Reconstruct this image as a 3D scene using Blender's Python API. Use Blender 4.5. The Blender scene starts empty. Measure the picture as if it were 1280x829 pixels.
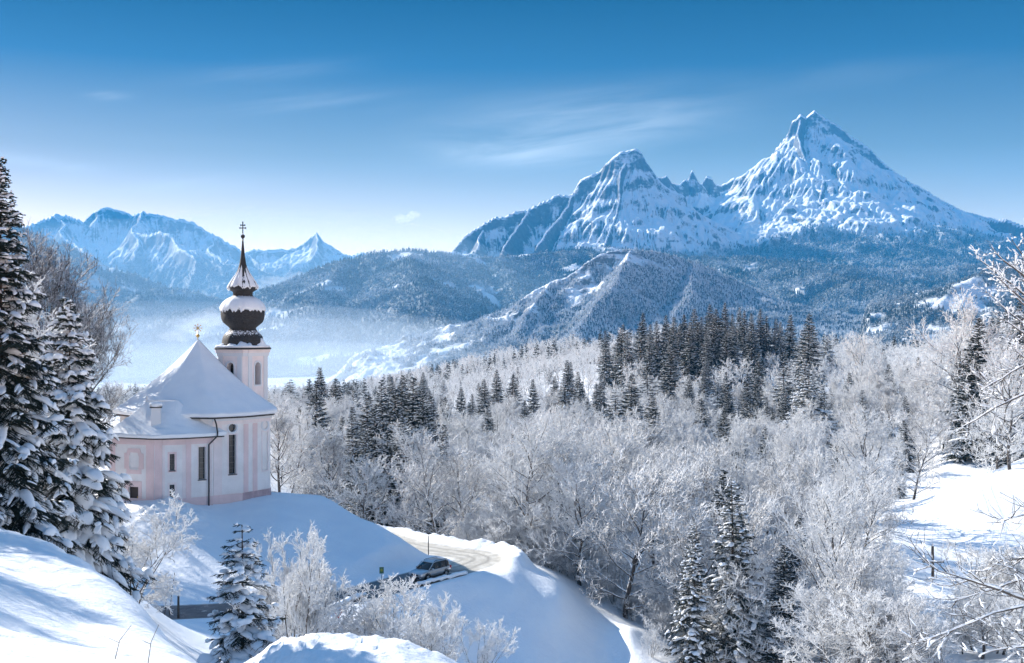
import bpy, bmesh, math, random
import numpy as np
from mathutils import Vector, Matrix

# ------------------------------------------------------------------ camera, sky, sun, exposure
sc = bpy.context.scene
COL = sc.collection
R = math.radians
sc.render.engine = 'CYCLES'
sc.cycles.use_denoising = True
sc.cycles.max_bounces = 7
sc.cycles.diffuse_bounces = 4
sc.cycles.glossy_bounces = 2
sc.cycles.transmission_bounces = 2
sc.cycles.volume_bounces = 3
sc.cycles.transparent_max_bounces = 8
sc.cycles.sample_clamp_indirect = 6.0
sc.view_settings.view_transform = 'Standard'
sc.view_settings.look = 'None'
sc.view_settings.gamma = 1.0
sc.view_settings.use_curve_mapping = False
sc.view_settings.exposure = 1.15

FPX = 1500.0          # focal length in pixels of the 1280 px wide photograph
CX, CY = 640.0, 414.5 # the camera looks level, so the horizon is mid-height
cam_d = bpy.data.cameras.new('camera')
cam = bpy.data.objects.new('camera', cam_d)
COL.objects.link(cam)
cam.location = (0, 0, 0)
cam.rotation_euler = (R(90), 0, 0)
cam_d.sensor_width = 36.0
cam_d.lens = FPX / 1280.0 * 36.0
cam_d.clip_start = 0.1
cam_d.clip_end = 60000
sc.camera = cam

SUN_AZ = 50.0    # degrees left of the view direction
SUN_EL = 26.5
sun_dir = Vector((-math.sin(R(SUN_AZ)) * math.cos(R(SUN_EL)), math.cos(R(SUN_AZ)) * math.cos(R(SUN_EL)), math.sin(R(SUN_EL))))
sun_d = bpy.data.lights.new('sun', 'SUN')
sun_d.energy = 4.8
sun_d.angle = R(0.5)
sun_d.color = (1.0, 0.945, 0.865)
sun = bpy.data.objects.new('sun', sun_d)
COL.objects.link(sun)
sun.rotation_euler = sun_dir.to_track_quat('Z', 'Y').to_euler()
sun.location = (-60, 40, 60)

world = bpy.data.worlds.new("World")
sc.world = world
world.use_nodes = True
wn, wl = world.node_tree.nodes, world.node_tree.links
wn.clear()
w_out = wn.new('ShaderNodeOutputWorld')
w_bg = wn.new('ShaderNodeBackground')
w_bg.inputs['Strength'].default_value = 0.15
w_sky = wn.new('ShaderNodeTexSky')
w_sky.sky_type = 'NISHITA'
w_sky.sun_disc = False
w_sky.sun_elevation = R(SUN_EL)
w_sky.sun_rotation = R(-SUN_AZ)
w_sky.altitude = 800
w_sky.air_density = 1.0
w_sky.dust_density = 0.35
w_sky.ozone_density = 3.0
w_tc = wn.new('ShaderNodeTexCoord')
# a winter sky that deepens quickly above the horizon: look the sky up a little higher than the ray
w_sep = wn.new('ShaderNodeSeparateXYZ'); wl.new(w_tc.outputs['Generated'], w_sep.inputs[0])
w_mul = wn.new('ShaderNodeMath'); w_mul.operation = 'MULTIPLY'; w_mul.inputs[1].default_value = 4.0
wl.new(w_sep.outputs['Z'], w_mul.inputs[0])
w_com = wn.new('ShaderNodeCombineXYZ')
wl.new(w_sep.outputs['X'], w_com.inputs['X']); wl.new(w_sep.outputs['Y'], w_com.inputs['Y']); wl.new(w_mul.outputs[0], w_com.inputs['Z'])
w_nrm = wn.new('ShaderNodeVectorMath'); w_nrm.operation = 'NORMALIZE'
wl.new(w_com.outputs[0], w_nrm.inputs[0])
wl.new(w_nrm.outputs[0], w_sky.inputs['Vector'])
w_hsv = wn.new('ShaderNodeHueSaturation')
w_hsv.inputs['Saturation'].default_value = 1.1
w_hsv.inputs['Value'].default_value = 1.0
w_hsv.inputs['Hue'].default_value = 0.493
wl.new(w_sky.outputs[0], w_hsv.inputs['Color'])
# pale band at the horizon, deep polarised blue above it, an added bright veil overhead, out of view, to lift the shade fill
w_rmp = wn.new('ShaderNodeValToRGB')
wl.new(w_sep.outputs['Z'], w_rmp.inputs['Fac'])
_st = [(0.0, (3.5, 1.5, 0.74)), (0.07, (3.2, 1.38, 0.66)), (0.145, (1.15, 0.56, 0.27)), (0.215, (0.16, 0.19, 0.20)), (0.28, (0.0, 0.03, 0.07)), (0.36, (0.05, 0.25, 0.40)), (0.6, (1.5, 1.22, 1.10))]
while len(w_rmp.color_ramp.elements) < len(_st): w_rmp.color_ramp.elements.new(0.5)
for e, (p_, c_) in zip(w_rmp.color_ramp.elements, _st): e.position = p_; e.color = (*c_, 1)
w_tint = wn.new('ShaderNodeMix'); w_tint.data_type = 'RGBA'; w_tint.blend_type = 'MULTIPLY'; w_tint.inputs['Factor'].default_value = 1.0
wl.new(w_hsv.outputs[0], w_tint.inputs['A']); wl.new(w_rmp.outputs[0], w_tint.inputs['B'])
# thin cirrus: stretched noise on a plane high above the ground
w_zc = wn.new('ShaderNodeMath'); w_zc.operation = 'MAXIMUM'; w_zc.inputs[1].default_value = 0.02
wl.new(w_sep.outputs['Z'], w_zc.inputs[0])
w_dx = wn.new('ShaderNodeMath'); w_dx.operation = 'DIVIDE'; wl.new(w_sep.outputs['X'], w_dx.inputs[0]); wl.new(w_zc.outputs[0], w_dx.inputs[1])
w_dy = wn.new('ShaderNodeMath'); w_dy.operation = 'DIVIDE'; wl.new(w_sep.outputs['Y'], w_dy.inputs[0]); wl.new(w_zc.outputs[0], w_dy.inputs[1])
w_pl = wn.new('ShaderNodeCombineXYZ'); wl.new(w_dx.outputs[0], w_pl.inputs['X']); wl.new(w_dy.outputs[0], w_pl.inputs['Y'])
w_map = wn.new('ShaderNodeMapping'); w_map.inputs['Scale'].default_value = (0.33, 0.5, 1.0); w_map.inputs['Rotation'].default_value = (0, 0, R(12)); w_map.inputs['Location'].default_value = (0.35, 0.9, 0)
wl.new(w_pl.outputs[0], w_map.inputs['Vector'])
w_n1 = wn.new('ShaderNodeTexNoise'); w_n1.inputs['Scale'].default_value = 1.0; w_n1.inputs['Detail'].default_value = 9; w_n1.inputs['Roughness'].default_value = 0.58; w_n1.inputs['Distortion'].default_value = 0.9
wl.new(w_map.outputs[0], w_n1.inputs['Vector'])
w_cr = wn.new('ShaderNodeMapRange'); w_cr.inputs['From Min'].default_value = 0.50; w_cr.inputs['From Max'].default_value = 0.82; w_cr.inputs['To Max'].default_value = 0.42; w_cr.interpolation_type = 'SMOOTHSTEP'
wl.new(w_n1.outputs[0], w_cr.inputs['Value'])
w_fz = wn.new('ShaderNodeMapRange'); w_fz.inputs['From Min'].default_value = 0.19; w_fz.inputs['From Max'].default_value = 0.10
wl.new(w_sep.outputs['Z'], w_fz.inputs['Value'])
w_fm = wn.new('ShaderNodeMath'); w_fm.operation = 'MULTIPLY'; wl.new(w_cr.outputs[0], w_fm.inputs[0]); wl.new(w_fz.outputs[0], w_fm.inputs[1])
w_yc = wn.new('ShaderNodeMath'); w_yc.operation = 'MAXIMUM'; w_yc.inputs[1].default_value = 0.05; wl.new(w_sep.outputs['Y'], w_yc.inputs[0])
def w_math(op, a, b=None):
    n = wn.new('ShaderNodeMath'); n.operation = op
    for k, v in enumerate((a, b)):
        if v is None: continue
        if isinstance(v, (int, float)): n.inputs[k].default_value = v
        else: wl.new(v, n.inputs[k])
    return n.outputs[0]
w_u = w_math('DIVIDE', w_sep.outputs['X'], w_yc.outputs[0]); w_v = w_math('DIVIDE', w_sep.outputs['Z'], w_yc.outputs[0])
w_uv = wn.new('ShaderNodeCombineXYZ'); wl.new(w_math('MULTIPLY', w_math('SUBTRACT', w_u, w_math('MULTIPLY', w_v, 1.2)), 7.0), w_uv.inputs['X']); wl.new(w_math('MULTIPLY', w_math('SUBTRACT', w_v, w_math('MULTIPLY', w_u, 0.10)), 42.0), w_uv.inputs['Y'])
w_n2 = wn.new('ShaderNodeTexNoise'); w_n2.inputs['Scale'].default_value = 1.0; w_n2.inputs['Detail'].default_value = 8; w_n2.inputs['Roughness'].default_value = 0.55; w_n2.inputs['Distortion'].default_value = 0.6
wl.new(w_uv.outputs[0], w_n2.inputs['Vector'])
w_tot = None
for wx_, wy_, sx_, sy_, tilt_, am_ in ((715, 160, 150, 34, 0.10, 0.55), (650, 193, 80, 16, 0.0, 0.40), (330, 90, 100, 12, 0.08, 0.14), (135, 120, 24, 4.5, 0.0, 0.32), (350, 128, 150, 14, 0.02, 0.16), (45, 203, 60, 7, -0.12, 0.60), (180, 232, 140, 16, 0.0, 0.30), (1050, 95, 180, 20, 0.05, 0.06)):
    u0 = (wx_ - 640.0) / 1500.0; v0 = (414.5 - wy_) / 1500.0
    du = w_math('SUBTRACT', w_u, u0); dv = w_math('SUBTRACT', w_math('SUBTRACT', w_v, v0), w_math('MULTIPLY', du, tilt_))
    g_ = w_math('ADD', w_math('POWER', w_math('ABSOLUTE', w_math('MULTIPLY', du, 1500.0 / sx_)), 2.0), w_math('POWER', w_math('ABSOLUTE', w_math('MULTIPLY', dv, 1500.0 / sy_)), 2.0))
    g_ = w_math('MULTIPLY', w_math('EXPONENT', w_math('MULTIPLY', g_, -1.0)), am_)
    w_tot = g_ if w_tot is None else w_math('ADD', w_tot, g_)
w_cr2 = wn.new('ShaderNodeMapRange'); w_cr2.inputs['From Min'].default_value = 0.20; w_cr2.inputs['From Max'].default_value = 0.75; w_cr2.interpolation_type = 'SMOOTHSTEP'; wl.new(w_n2.outputs[0], w_cr2.inputs['Value'])
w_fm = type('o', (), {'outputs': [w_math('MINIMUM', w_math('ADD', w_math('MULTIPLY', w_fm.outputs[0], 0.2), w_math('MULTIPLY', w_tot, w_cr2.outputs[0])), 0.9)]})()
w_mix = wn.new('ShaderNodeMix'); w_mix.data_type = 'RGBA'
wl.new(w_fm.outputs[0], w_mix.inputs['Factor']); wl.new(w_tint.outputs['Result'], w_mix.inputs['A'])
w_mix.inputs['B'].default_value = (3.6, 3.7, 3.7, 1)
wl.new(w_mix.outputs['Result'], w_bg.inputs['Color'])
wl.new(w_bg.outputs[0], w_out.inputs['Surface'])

# ------------------------------------------------------------------ helpers
def W(px, py, Y):
    """A point Y metres ahead of the camera that the photograph shows at pixel (px, py)."""
    return Vector(((px - CX) / FPX * Y, Y, (CY - py) / FPX * Y))

_rs = np.random.RandomState(7)
_perm = np.concatenate([_rs.permutation(512)] * 3).astype(np.int64)
_ang = _rs.rand(512) * 2 * np.pi
_grad = np.stack([np.cos(_ang), np.sin(_ang)], -1)
def noise2(x, y):
    xi = np.floor(x).astype(np.int64); yi = np.floor(y).astype(np.int64)
    xf = x - xi; yf = y - yi
    u = xf * xf * xf * (xf * (xf * 6 - 15) + 10); v = yf * yf * yf * (yf * (yf * 6 - 15) + 10)
    def g(ix, iy, dx, dy):
        h = _perm[(_perm[ix & 511] + iy) & 511]
        return _grad[h, 0] * dx + _grad[h, 1] * dy
    a = g(xi, yi, xf, yf); b = g(xi + 1, yi, xf - 1, yf); c = g(xi, yi + 1, xf, yf - 1); d = g(xi + 1, yi + 1, xf - 1, yf - 1)
    return 1.5 * ((a * (1 - u) + b * u) * (1 - v) + (c * (1 - u) + d * u) * v)
def fbm(x, y, octaves=4, gain=0.5):
    s = 0.0; a = 1.0
    for k in range(octaves):
        s = s + a * noise2(x * 2 ** k + 17.3 * k, y * 2 ** k - 9.1 * k); a *= gain
    return s
def ridged(x, y, octaves=4, gain=0.5):
    s = 0.0; a = 1.0
    for k in range(octaves):
        s = s + a * (1 - 2 * np.abs(noise2(x * 2 ** k + 31.7 * k, y * 2 ** k + 5.3 * k))); a *= gain
    return s
def sstep(a, b, x):
    t = np.clip((x - a) / (b - a), 0, 1); return t * t * (3 - 2 * t)

def mesh_np(name, V, F, mats=(), smooth=True, mi=None):
    """A mesh from numpy arrays: V (n,3), F a list of (m,k) face index arrays."""
    me = bpy.data.meshes.new(name)
    if isinstance(F, np.ndarray): F = [F]
    F = [f for f in F if len(f)]
    nl = sum(f.size for f in F); nf = sum(len(f) for f in F)
    me.vertices.add(len(V)); me.vertices.foreach_set('co', np.ascontiguousarray(V, dtype=np.float32).ravel())
    me.loops.add(nl); me.polygons.add(nf)
    me.loops.foreach_set('vertex_index', np.concatenate([f.ravel() for f in F]).astype(np.int32))
    tot = np.concatenate([np.full(len(f), f.shape[1]) for f in F]).astype(np.int32)
    st = np.concatenate([[0], np.cumsum(tot)[:-1]]).astype(np.int32)
    me.polygons.foreach_set('loop_start', st)
    me.polygons.foreach_set('loop_total', tot)
    if mi is not None: me.polygons.foreach_set('material_index', np.asarray(mi, dtype=np.int32))
    me.polygons.foreach_set('use_smooth', np.full(nf, smooth, dtype=bool))
    me.update(calc_edges=True); me.validate()
    for m in mats: me.materials.append(m)
    return me
def link(name, data, parent=None, loc=None):
    o = bpy.data.objects.new(name, data); COL.objects.link(o)
    if parent is not None: o.parent = parent
    if loc is not None: o.location = loc
    return o
def tag(o, label=None, cat=None, group=None, kind=None):
    if label: o['label'] = label
    if cat: o['category'] = cat
    if group: o['group'] = group
    if kind: o['kind'] = kind
    return o
def thing(name, label, cat, loc=(0, 0, 0), rotz=0.0, group=None):
    o = bpy.data.objects.new(name, None); COL.objects.link(o)
    o.empty_display_size = 0.5
    o.location = loc; o.rotation_euler = (0, 0, rotz)
    return tag(o, label, cat, group)
def grid_faces(nr, nc, wrap=False):
    i = np.arange(nr - 1)[:, None]; j = np.arange(nc if wrap else nc - 1)[None, :]
    j2 = (j + 1) % nc
    return np.stack([i * nc + j, i * nc + j2, (i + 1) * nc + j2, (i + 1) * nc + j], -1).reshape(-1, 4)

# ------------------------------------------------------------------ material helpers
class NT:
    def __init__(s, name):
        s.m = bpy.data.materials.new(name); s.m.use_nodes = True
        s.t = s.m.node_tree; s.n = s.t.nodes; s.l = s.t.links
        s.b = s.n['Principled BSDF']
    def new(s, typ, **kw):
        n = s.n.new(typ)
        for k, v in kw.items(): setattr(n, k, v)
        return n
    def coord(s, which='Object'):
        return s.new('ShaderNodeTexCoord').outputs[which]
    def pos(s): return s.new('ShaderNodeNewGeometry').outputs['Position']
    def noise(s, vec, scale, detail=4, rough=0.55, dist=0.0):
        n = s.new('ShaderNodeTexNoise'); n.inputs['Scale'].default_value = scale; n.inputs['Detail'].default_value = detail
        n.inputs['Roughness'].default_value = rough; n.inputs['Distortion'].default_value = dist
        if vec is not None: s.l.new(vec, n.inputs['Vector'])
        return n.outputs[0]
    def ramp(s, val, a, b, lo=0.0, hi=1.0, smooth=True):
        n = s.new('ShaderNodeMapRange'); n.inputs['From Min'].default_value = a; n.inputs['From Max'].default_value = b
        n.inputs['To Min'].default_value = lo; n.inputs['To Max'].default_value = hi
        if smooth: n.interpolation_type = 'SMOOTHSTEP'
        s.l.new(val, n.inputs['Value']); return n.outputs[0]
    def math(s, op, a, b=None):
        n = s.new('ShaderNodeMath'); n.operation = op
        for k, v in enumerate((a, b)):
            if v is None: continue
            if isinstance(v, (int, float)): n.inputs[k].default_value = v
            else: s.l.new(v, n.inputs[k])
        return n.outputs[0]
    def mix(s, f, a, b):
        n = s.new('ShaderNodeMix'); n.data_type = 'RGBA'
        for k, v in (('Factor', f), ('A', a), ('B', b)):
            if isinstance(v, (int, float)): n.inputs[k].default_value = v
            elif isinstance(v, tuple): n.inputs[k].default_value = (*v, 1) if len(v) == 3 else v
            else: s.l.new(v, n.inputs[k])
        return n.outputs['Result']
    def nz(s, true_normal=False):
        g = s.new('ShaderNodeNewGeometry'); x = s.new('ShaderNodeSeparateXYZ')
        s.l.new(g.outputs['True Normal' if true_normal else 'Normal'], x.inputs[0]); return x.outputs['Z']
    def attr(s, name):
        n = s.new('ShaderNodeAttribute'); n.attribute_name = name; return n.outputs['Fac']
    def color(s, c):
        if isinstance(c, tuple): s.b.inputs['Base Color'].default_value = (*c, 1)
        else: s.l.new(c, s.b.inputs['Base Color'])
    def rough(s, v):
        if isinstance(v, (int, float)): s.b.inputs['Roughness'].default_value = v
        else: s.l.new(v, s.b.inputs['Roughness'])
    def spec(s, v): s.b.inputs['Specular IOR Level'].default_value = v
    def bump(s, h, dist, strength=1.0):
        n = s.new('ShaderNodeBump'); n.inputs['Distance'].default_value = dist; n.inputs['Strength'].default_value = strength
        s.l.new(h, n.inputs['Height']); s.l.new(n.outputs[0], s.b.inputs['Normal'])
def plain(name, c, rough=0.6, metal=0.0, spec=0.4, nscale=None, namp=0.15, bump=0.0):
    t = NT(name)
    if nscale:
        f = t.noise(t.coord(), nscale, 5)
        t.color(t.mix(t.ramp(f, 0.3, 0.7), tuple(x * (1 - namp) for x in c), tuple(min(1, x * (1 + namp)) for x in c)))
        if bump: t.bump(f, bump)
    else: t.color(c)
    t.rough(rough); t.b.inputs['Metallic'].default_value = metal; t.spec(spec)
    return t.m
SNOW = (0.86, 0.875, 0.90)

def snow_ground():
    t = NT('snow_ground'); p = t.pos()
    n1 = t.noise(p, 0.35, 6, 0.55); n2 = t.noise(p, 6.0, 4, 0.6)
    c = t.mix(t.ramp(n1, 0.3, 0.7), (0.83, 0.85, 0.885), (0.885, 0.895, 0.91))
    rd = t.attr('road'); n3 = t.noise(p, 1.1, 4, 0.6)
    # packed, sanded snow on the road; bare wet asphalt where the plough reached it
    rc = t.mix(t.ramp(n3, 0.35, 0.65), (0.46, 0.43, 0.375), (0.62, 0.59, 0.53))
    rc = t.mix(t.math('MULTIPLY', t.attr('rut'), t.ramp(n3, 0.25, 0.60, 0.35, 0.9)), rc, (0.27, 0.25, 0.22))
    c = t.mix(rd, c, rc)
    asp = t.mix(t.ramp(n3, 0.3, 0.7), (0.045, 0.05, 0.058), (0.09, 0.095, 0.10))
    c = t.mix(t.math('MULTIPLY', t.attr('asphalt'), t.ramp(t.noise(p, 0.8, 5, 0.65), 0.30, 0.42)), c, asp)
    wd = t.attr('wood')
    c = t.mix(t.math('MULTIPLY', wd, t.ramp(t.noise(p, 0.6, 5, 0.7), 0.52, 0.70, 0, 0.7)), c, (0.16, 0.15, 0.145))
    t.color(c); t.rough(t.math('SUBTRACT', 0.75, t.math('MULTIPLY', t.attr('asphalt'), 0.35))); t.spec(0.25)
    n4 = t.noise(p, 1.6, 6, 0.62, 0.4)
    t.bump(t.math('ADD', t.math('ADD', t.math('MULTIPLY', n1, 0.7), t.math('MULTIPLY', n4, 0.45)), t.math('MULTIPLY', n2, 0.16)), 0.24, 0.8)
    return t.m
M_GROUND = snow_ground()
# ------------------------------------------------------------------ ground: one snow-covered sheet to the horizon
# control points: pixel of the bare ground and its distance; between them a thin-plate spline
CP = [
 # under and beside the camera
 (-260,870,8),(640,885,8),(1500,860,8),(-400,800,16),(640,905,16),(1600,860,16),
 # near hill on the left with its rounded brow
 (0,829,16),(0,745,27),(0,690,37),(0,662,45),(60,680,43),(120,715,39),(180,760,34),(245,829,27),(100,780,27),(-150,640,48),(-150,730,24),
 (0,704,62),(60,728,58),(120,770,54),(180,810,50),(245,880,40),(310,925,32),(-150,690,70),
 # snow bank in the bottom middle
 (350,801,46),(420,796,47),(490,800,46),(540,813,45),(575,832,44),(330,850,40),(440,845,37),(560,880,36),(620,890,45),(440,838,55),(520,848,55),(360,845,54),(300,850,52),
 (440,910,28),(560,950,28),
 # shrubs below the road
 (250,812,72),(320,832,72),(440,842,72),(540,845,72),(620,860,72),(300,800,90),(420,800,90),(230,782,93),
 # road and church knoll
 (150,768,103),(270,764,104),(360,757,106),(200,720,112),(300,706,116),(400,700,118),
 (150,640,124),(210,630,126),(265,630,129.5),(300,628,131),(340,618,136),(290,660,124),(400,657,127),(350,650,125),(440,668,126),(470,690,120.5),
 (400,619,140),(440,633,136),(470,650,130.5),(500,671,126.5),(523,688.5,124.3),
 (240,612,140),(240,604,150),(120,640,126),(60,670,110),(60,700,90),(60,640,140),(-100,660,120),(120,720,90),(160,735,84),(-100,620,160),
 (340,618,150),(400,650,156),(450,672,152),(480,685,148),(520,690,146),
 # embankment falling away from the bend
 (600,717,118.5),(640,715,119),(700,745,117.5),(783,790,115.5),(838,818,114.5),(880,845,113),(812,829,110.5),(560,740,115),(580,770,110.5),(620,829,107),(700,829,109.5),(770,829,112.5),(500,770,105),(480,790,98),
 (660,706,130),(720,745,127),(790,785,124),(850,812,122),(690,880,96),(620,880,88),(780,885,98),(900,900,95),(740,960,75),(900,980,70),
 # wooded valley side
 (600,690,150),(680,688,150),(760,715,145),(840,760,138),(930,800,130),(1020,800,128),
 (560,650,190),(680,640,190),(800,660,185),(920,690,170),(1020,690,165),
 (420,600,230),(560,590,260),(680,575,270),(800,575,270),(920,590,255),(1020,600,235),(1100,590,225),
 (400,545,380),(560,525,420),(680,515,400),(800,500,400),(900,495,390),(1000,500,370),(1100,505,340),(1200,500,300),(1300,490,280),
 (400,520,650),(560,487,720),(680,462,700),(780,454,560),(900,446,500),(1000,462,480),(1100,478,450),(1200,455,420),(1300,430,420),
 (380,508,1100),(560,475,1200),(660,462,1200),(800,470,1000),(1000,480,900),(1200,470,900),(1350,450,900),
 # meadow on the right with its dip
 (1080,660,160),(1130,640,168),(1200,601,176),(1280,572,184),(1380,540,190),(1130,672,152),(1200,668,152),(1280,660,152),(1110,690,140),(1170,704,138),(1240,705,137),(1110,740,128),(1200,740,126),(1300,730,124),(1400,650,150),
 (1140,625,186),(1200,610,200),(1280,590,205),(1190,577,222),(1230,548,240),(1300,540,240),(1150,585,232),
 (1100,829,100),(1200,829,96),(1300,829,90),(1100,960,60),(1300,940,50),(1500,700,90),
 # left side beyond the church
 (-200,560,300),(60,560,300),(200,560,260),(300,570,230),(-200,520,700),(60,520,700),(240,520,600),
 (-300,490,2000),(100,495,1800),(350,495,1800),(640,480,2000),(1000,470,2000),(1400,465,2000),
 (-300,470,4500),(200,478,4200),(640,466,4200),(1000,460,4200),(1500,460,4200),(-300,440,12000),(640,440,12000),(1500,440,12000),
]
_cp = np.array(CP, dtype=float)
_cu = (_cp[:, 0] - CX) / FPX; _cl = np.log(_cp[:, 2]); _cs = (CY - _cp[:, 1]) / FPX
_KU = 3.2
def _tps(r2): return np.where(r2 > 1e-12, 0.5 * r2 * np.log(np.maximum(r2, 1e-12)), 0)
_n = len(_cp); _cq = np.stack([_cu * _KU, _cl], -1)
_A = np.zeros((_n + 3, _n + 3))
_A[:_n, :_n] = _tps(((_cq[:, None] - _cq[None]) ** 2).sum(-1)) + np.eye(_n) * 2e-4
_A[:_n, _n] = 1; _A[:_n, _n + 1:] = _cq; _A[_n:, :_n] = _A[:_n, _n:].T
_wts = np.linalg.solve(_A, np.concatenate([_cs, np.zeros(3)]))
# road: a level lane cut into the knoll, turning round its end
ROAD = [(40, 770), (150, 767), (235, 765), (330, 759), (400, 752), (440, 745), (490, 732), (540, 718.5), (577, 708.5), (595, 702.5), (598, 698), (590, 694.3), (568, 691), (543, 687.5), (515, 683), (492, 677), (470, 669)]
ROAD_Z = -24.0
def _catmull(P, n):
    P = np.array(P, dtype=float); out = []
    Q = np.vstack([2 * P[0] - P[1], P, 2 * P[-1] - P[-2]])
    for i in range(1, len(Q) - 2):
        for t in np.linspace(0, 1, n, endpoint=False):
            a, b, c, d = Q[i - 1], Q[i], Q[i + 1], Q[i + 2]
            out.append(0.5 * ((2 * b) + (-a + c) * t + (2 * a - 5 * b + 4 * c - d) * t * t + (-a + 3 * b - 3 * c + d) * t ** 3))
    out.append(P[-1]); return np.array(out)
_rp = []
for px, py in ROAD:
    Y = ROAD_Z / ((CY - py) / FPX); _rp.append(((px - CX) / FPX * Y, Y))
ROADXY = _catmull(_rp, 8)
def road_dist(x, y):
    """Unsigned distance to the road's centre line, parameter 0..1 along it and which side of it the point lies on."""
    best = np.full(x.shape, 1e9); tt = np.zeros(x.shape); side = np.zeros(x.shape)
    for i in range(len(ROADXY) - 1):
        a = ROADXY[i]; d = ROADXY[i + 1] - a; L2 = d @ d
        t = np.clip(((x - a[0]) * d[0] + (y - a[1]) * d[1]) / L2, 0, 1)
        ex = x - a[0] - t * d[0]; ey = y - a[1] - t * d[1]
        dd = np.hypot(ex, ey); m = dd < best
        best = np.where(m, dd, best); tt = np.where(m, (i + t) / (len(ROADXY) - 1), tt); side = np.where(m, np.sign(d[0] * ey - d[1] * ex), side)
    return best, tt, side
def ground(x, y, info=False):
    x = np.atleast_1d(np.asarray(x, float)); y = np.atleast_1d(np.asarray(y, float))
    yy = np.maximum(y, 8.0)
    u = np.clip(x / yy, -0.75, 0.75); l = np.log(yy)
    s = _wts[_n] + _wts[_n + 1] * u * _KU + _wts[_n + 2] * l
    for k in range(_n):
        s = s + _wts[k] * _tps((u * _KU - _cq[k, 0]) ** 2 + (l - _cq[k, 1]) ** 2)
    z = s * yy
    z = z + 0.10 * noise2(x / 7.0, y / 7.0) * sstep(12, 60, y) + 0.35 * noise2(x / 23, y / 23) * sstep(100, 200, y)
    far = sstep(1200, 3000, y)
    z = z + far * 40 * fbm(x / 900, y / 900, 3)
    rd = np.zeros_like(z); asp = np.zeros_like(z); rut = np.zeros_like(z)
    m = (y > 90) & (y < 150) & (x > -60) & (x < 20)
    if m.any():
        d, t, side = road_dist(x[m], y[m])
        w = 1 - sstep(2.9, 6.5, d)
        zz = z[m] * (1 - w) + ROAD_Z * w
        # ploughed snow wall on the outside (the road runs anticlockwise round the knoll, outside is to its right)
        bend = sstep(0.50, 0.60, t)
        bank = np.exp(-((d - 4.4) / 1.15) ** 2) * (side < 0) * bend * (0.95 + 0.30 * noise2(x[m] * 0.45, y[m] * 0.45) + 0.16 * noise2(x[m] * 1.6, y[m] * 1.6))
        bank2 = np.exp(-((d - 3.6) / 0.6) ** 2) * (0.14 + 0.08 * noise2(x[m] * 1.1, y[m] * 1.1)) * (side < 0) * (1 - bend)
        zz = zz + bank * 1.05 + bank2
        lane = 1 - sstep(2.35, 2.9, d)
        z[m] = zz; rd[m] = lane
        wob = 0.25 * noise2(t * 23.0, t * 0 + 2.0)
        rut[m] = np.clip(np.exp(-((d * side - 0.55 + wob) / 0.22) ** 2) + np.exp(-((d * side + 1.05 + wob) / 0.22) ** 2) + 0.6 * np.exp(-((d * side - 1.75 + wob) / 0.18) ** 2), 0, 1)
        asp[m] = lane * (1 - sstep(0.455, 0.50, t))
    # lumpy ploughed bank in the bottom middle
    bl = np.exp(-((x + 9.0) / 5.5) ** 2 - ((y - 44) / 6.0) ** 2)
    lump = fbm(x * 0.9, y * 0.9, 4, 0.6)
    z = z + bl * 0.28 * lump
    near = 1 - sstep(60, 95, y)
    z = z + near * (0.035 * fbm(x * 0.9, y * 0.9, 4, 0.6) + 0.05 * noise2(x * 0.28 + 5, y * 0.5))
    # clods and sloughed lumps on the road embankment and the knoll
    z = z + (1 - near) * (y < 150) * 0.05 * np.maximum(0, fbm(x * 0.55, y * 0.55, 3, 0.6) - 0.25)
    # heap shovelled against the church
    hp = np.exp(-((x + 35.0) / 3.4) ** 2 - ((y - 123.6) / 3.2) ** 2)
    z = z + hp * (1.0 + 0.45 * fbm(x * 0.8, y * 0.8, 4, 0.6))
    if info: return z, rd, asp, rut
    return z
def gz(x, y): return float(ground([x], [y])[0])
def _build_ground():
    a = np.concatenate([np.linspace(-1.3, -0.56, 26, endpoint=False), np.linspace(-0.56, 0.52, 560, endpoint=False), np.linspace(0.52, 1.3, 26)])
    Y = np.concatenate([np.array([-400, -200, -100, -50, -25, -12, -5, 0, 4]), np.exp(np.linspace(np.log(8), np.log(90), 210, endpoint=False)),
                        np.linspace(90, 165, 240, endpoint=False), np.exp(np.linspace(np.log(165), np.log(14500), 260))])
    X = a[None, :] * np.maximum(Y, 60.0)[:, None]; YY = np.repeat(Y[:, None], len(a), 1)
    z, rd, asp, rut = ground(X.ravel(), YY.ravel(), True)
    V = np.stack([X.ravel(), YY.ravel(), z], -1)
    me = mesh_np('ground', V, grid_faces(len(Y), len(a)), [M_GROUND])
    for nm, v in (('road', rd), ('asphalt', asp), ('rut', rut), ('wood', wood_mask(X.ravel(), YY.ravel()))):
        at = me.attributes.new(nm, 'FLOAT', 'POINT'); at.data.foreach_set('value', v.astype(np.float32))
    o = link('ground', me); tag(o, 'snow covered ground with the road and the slopes', kind='structure')
    return o, float(z.min())
def px_of(x, y): return CX + x / np.maximum(y, 1) * FPX
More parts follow.
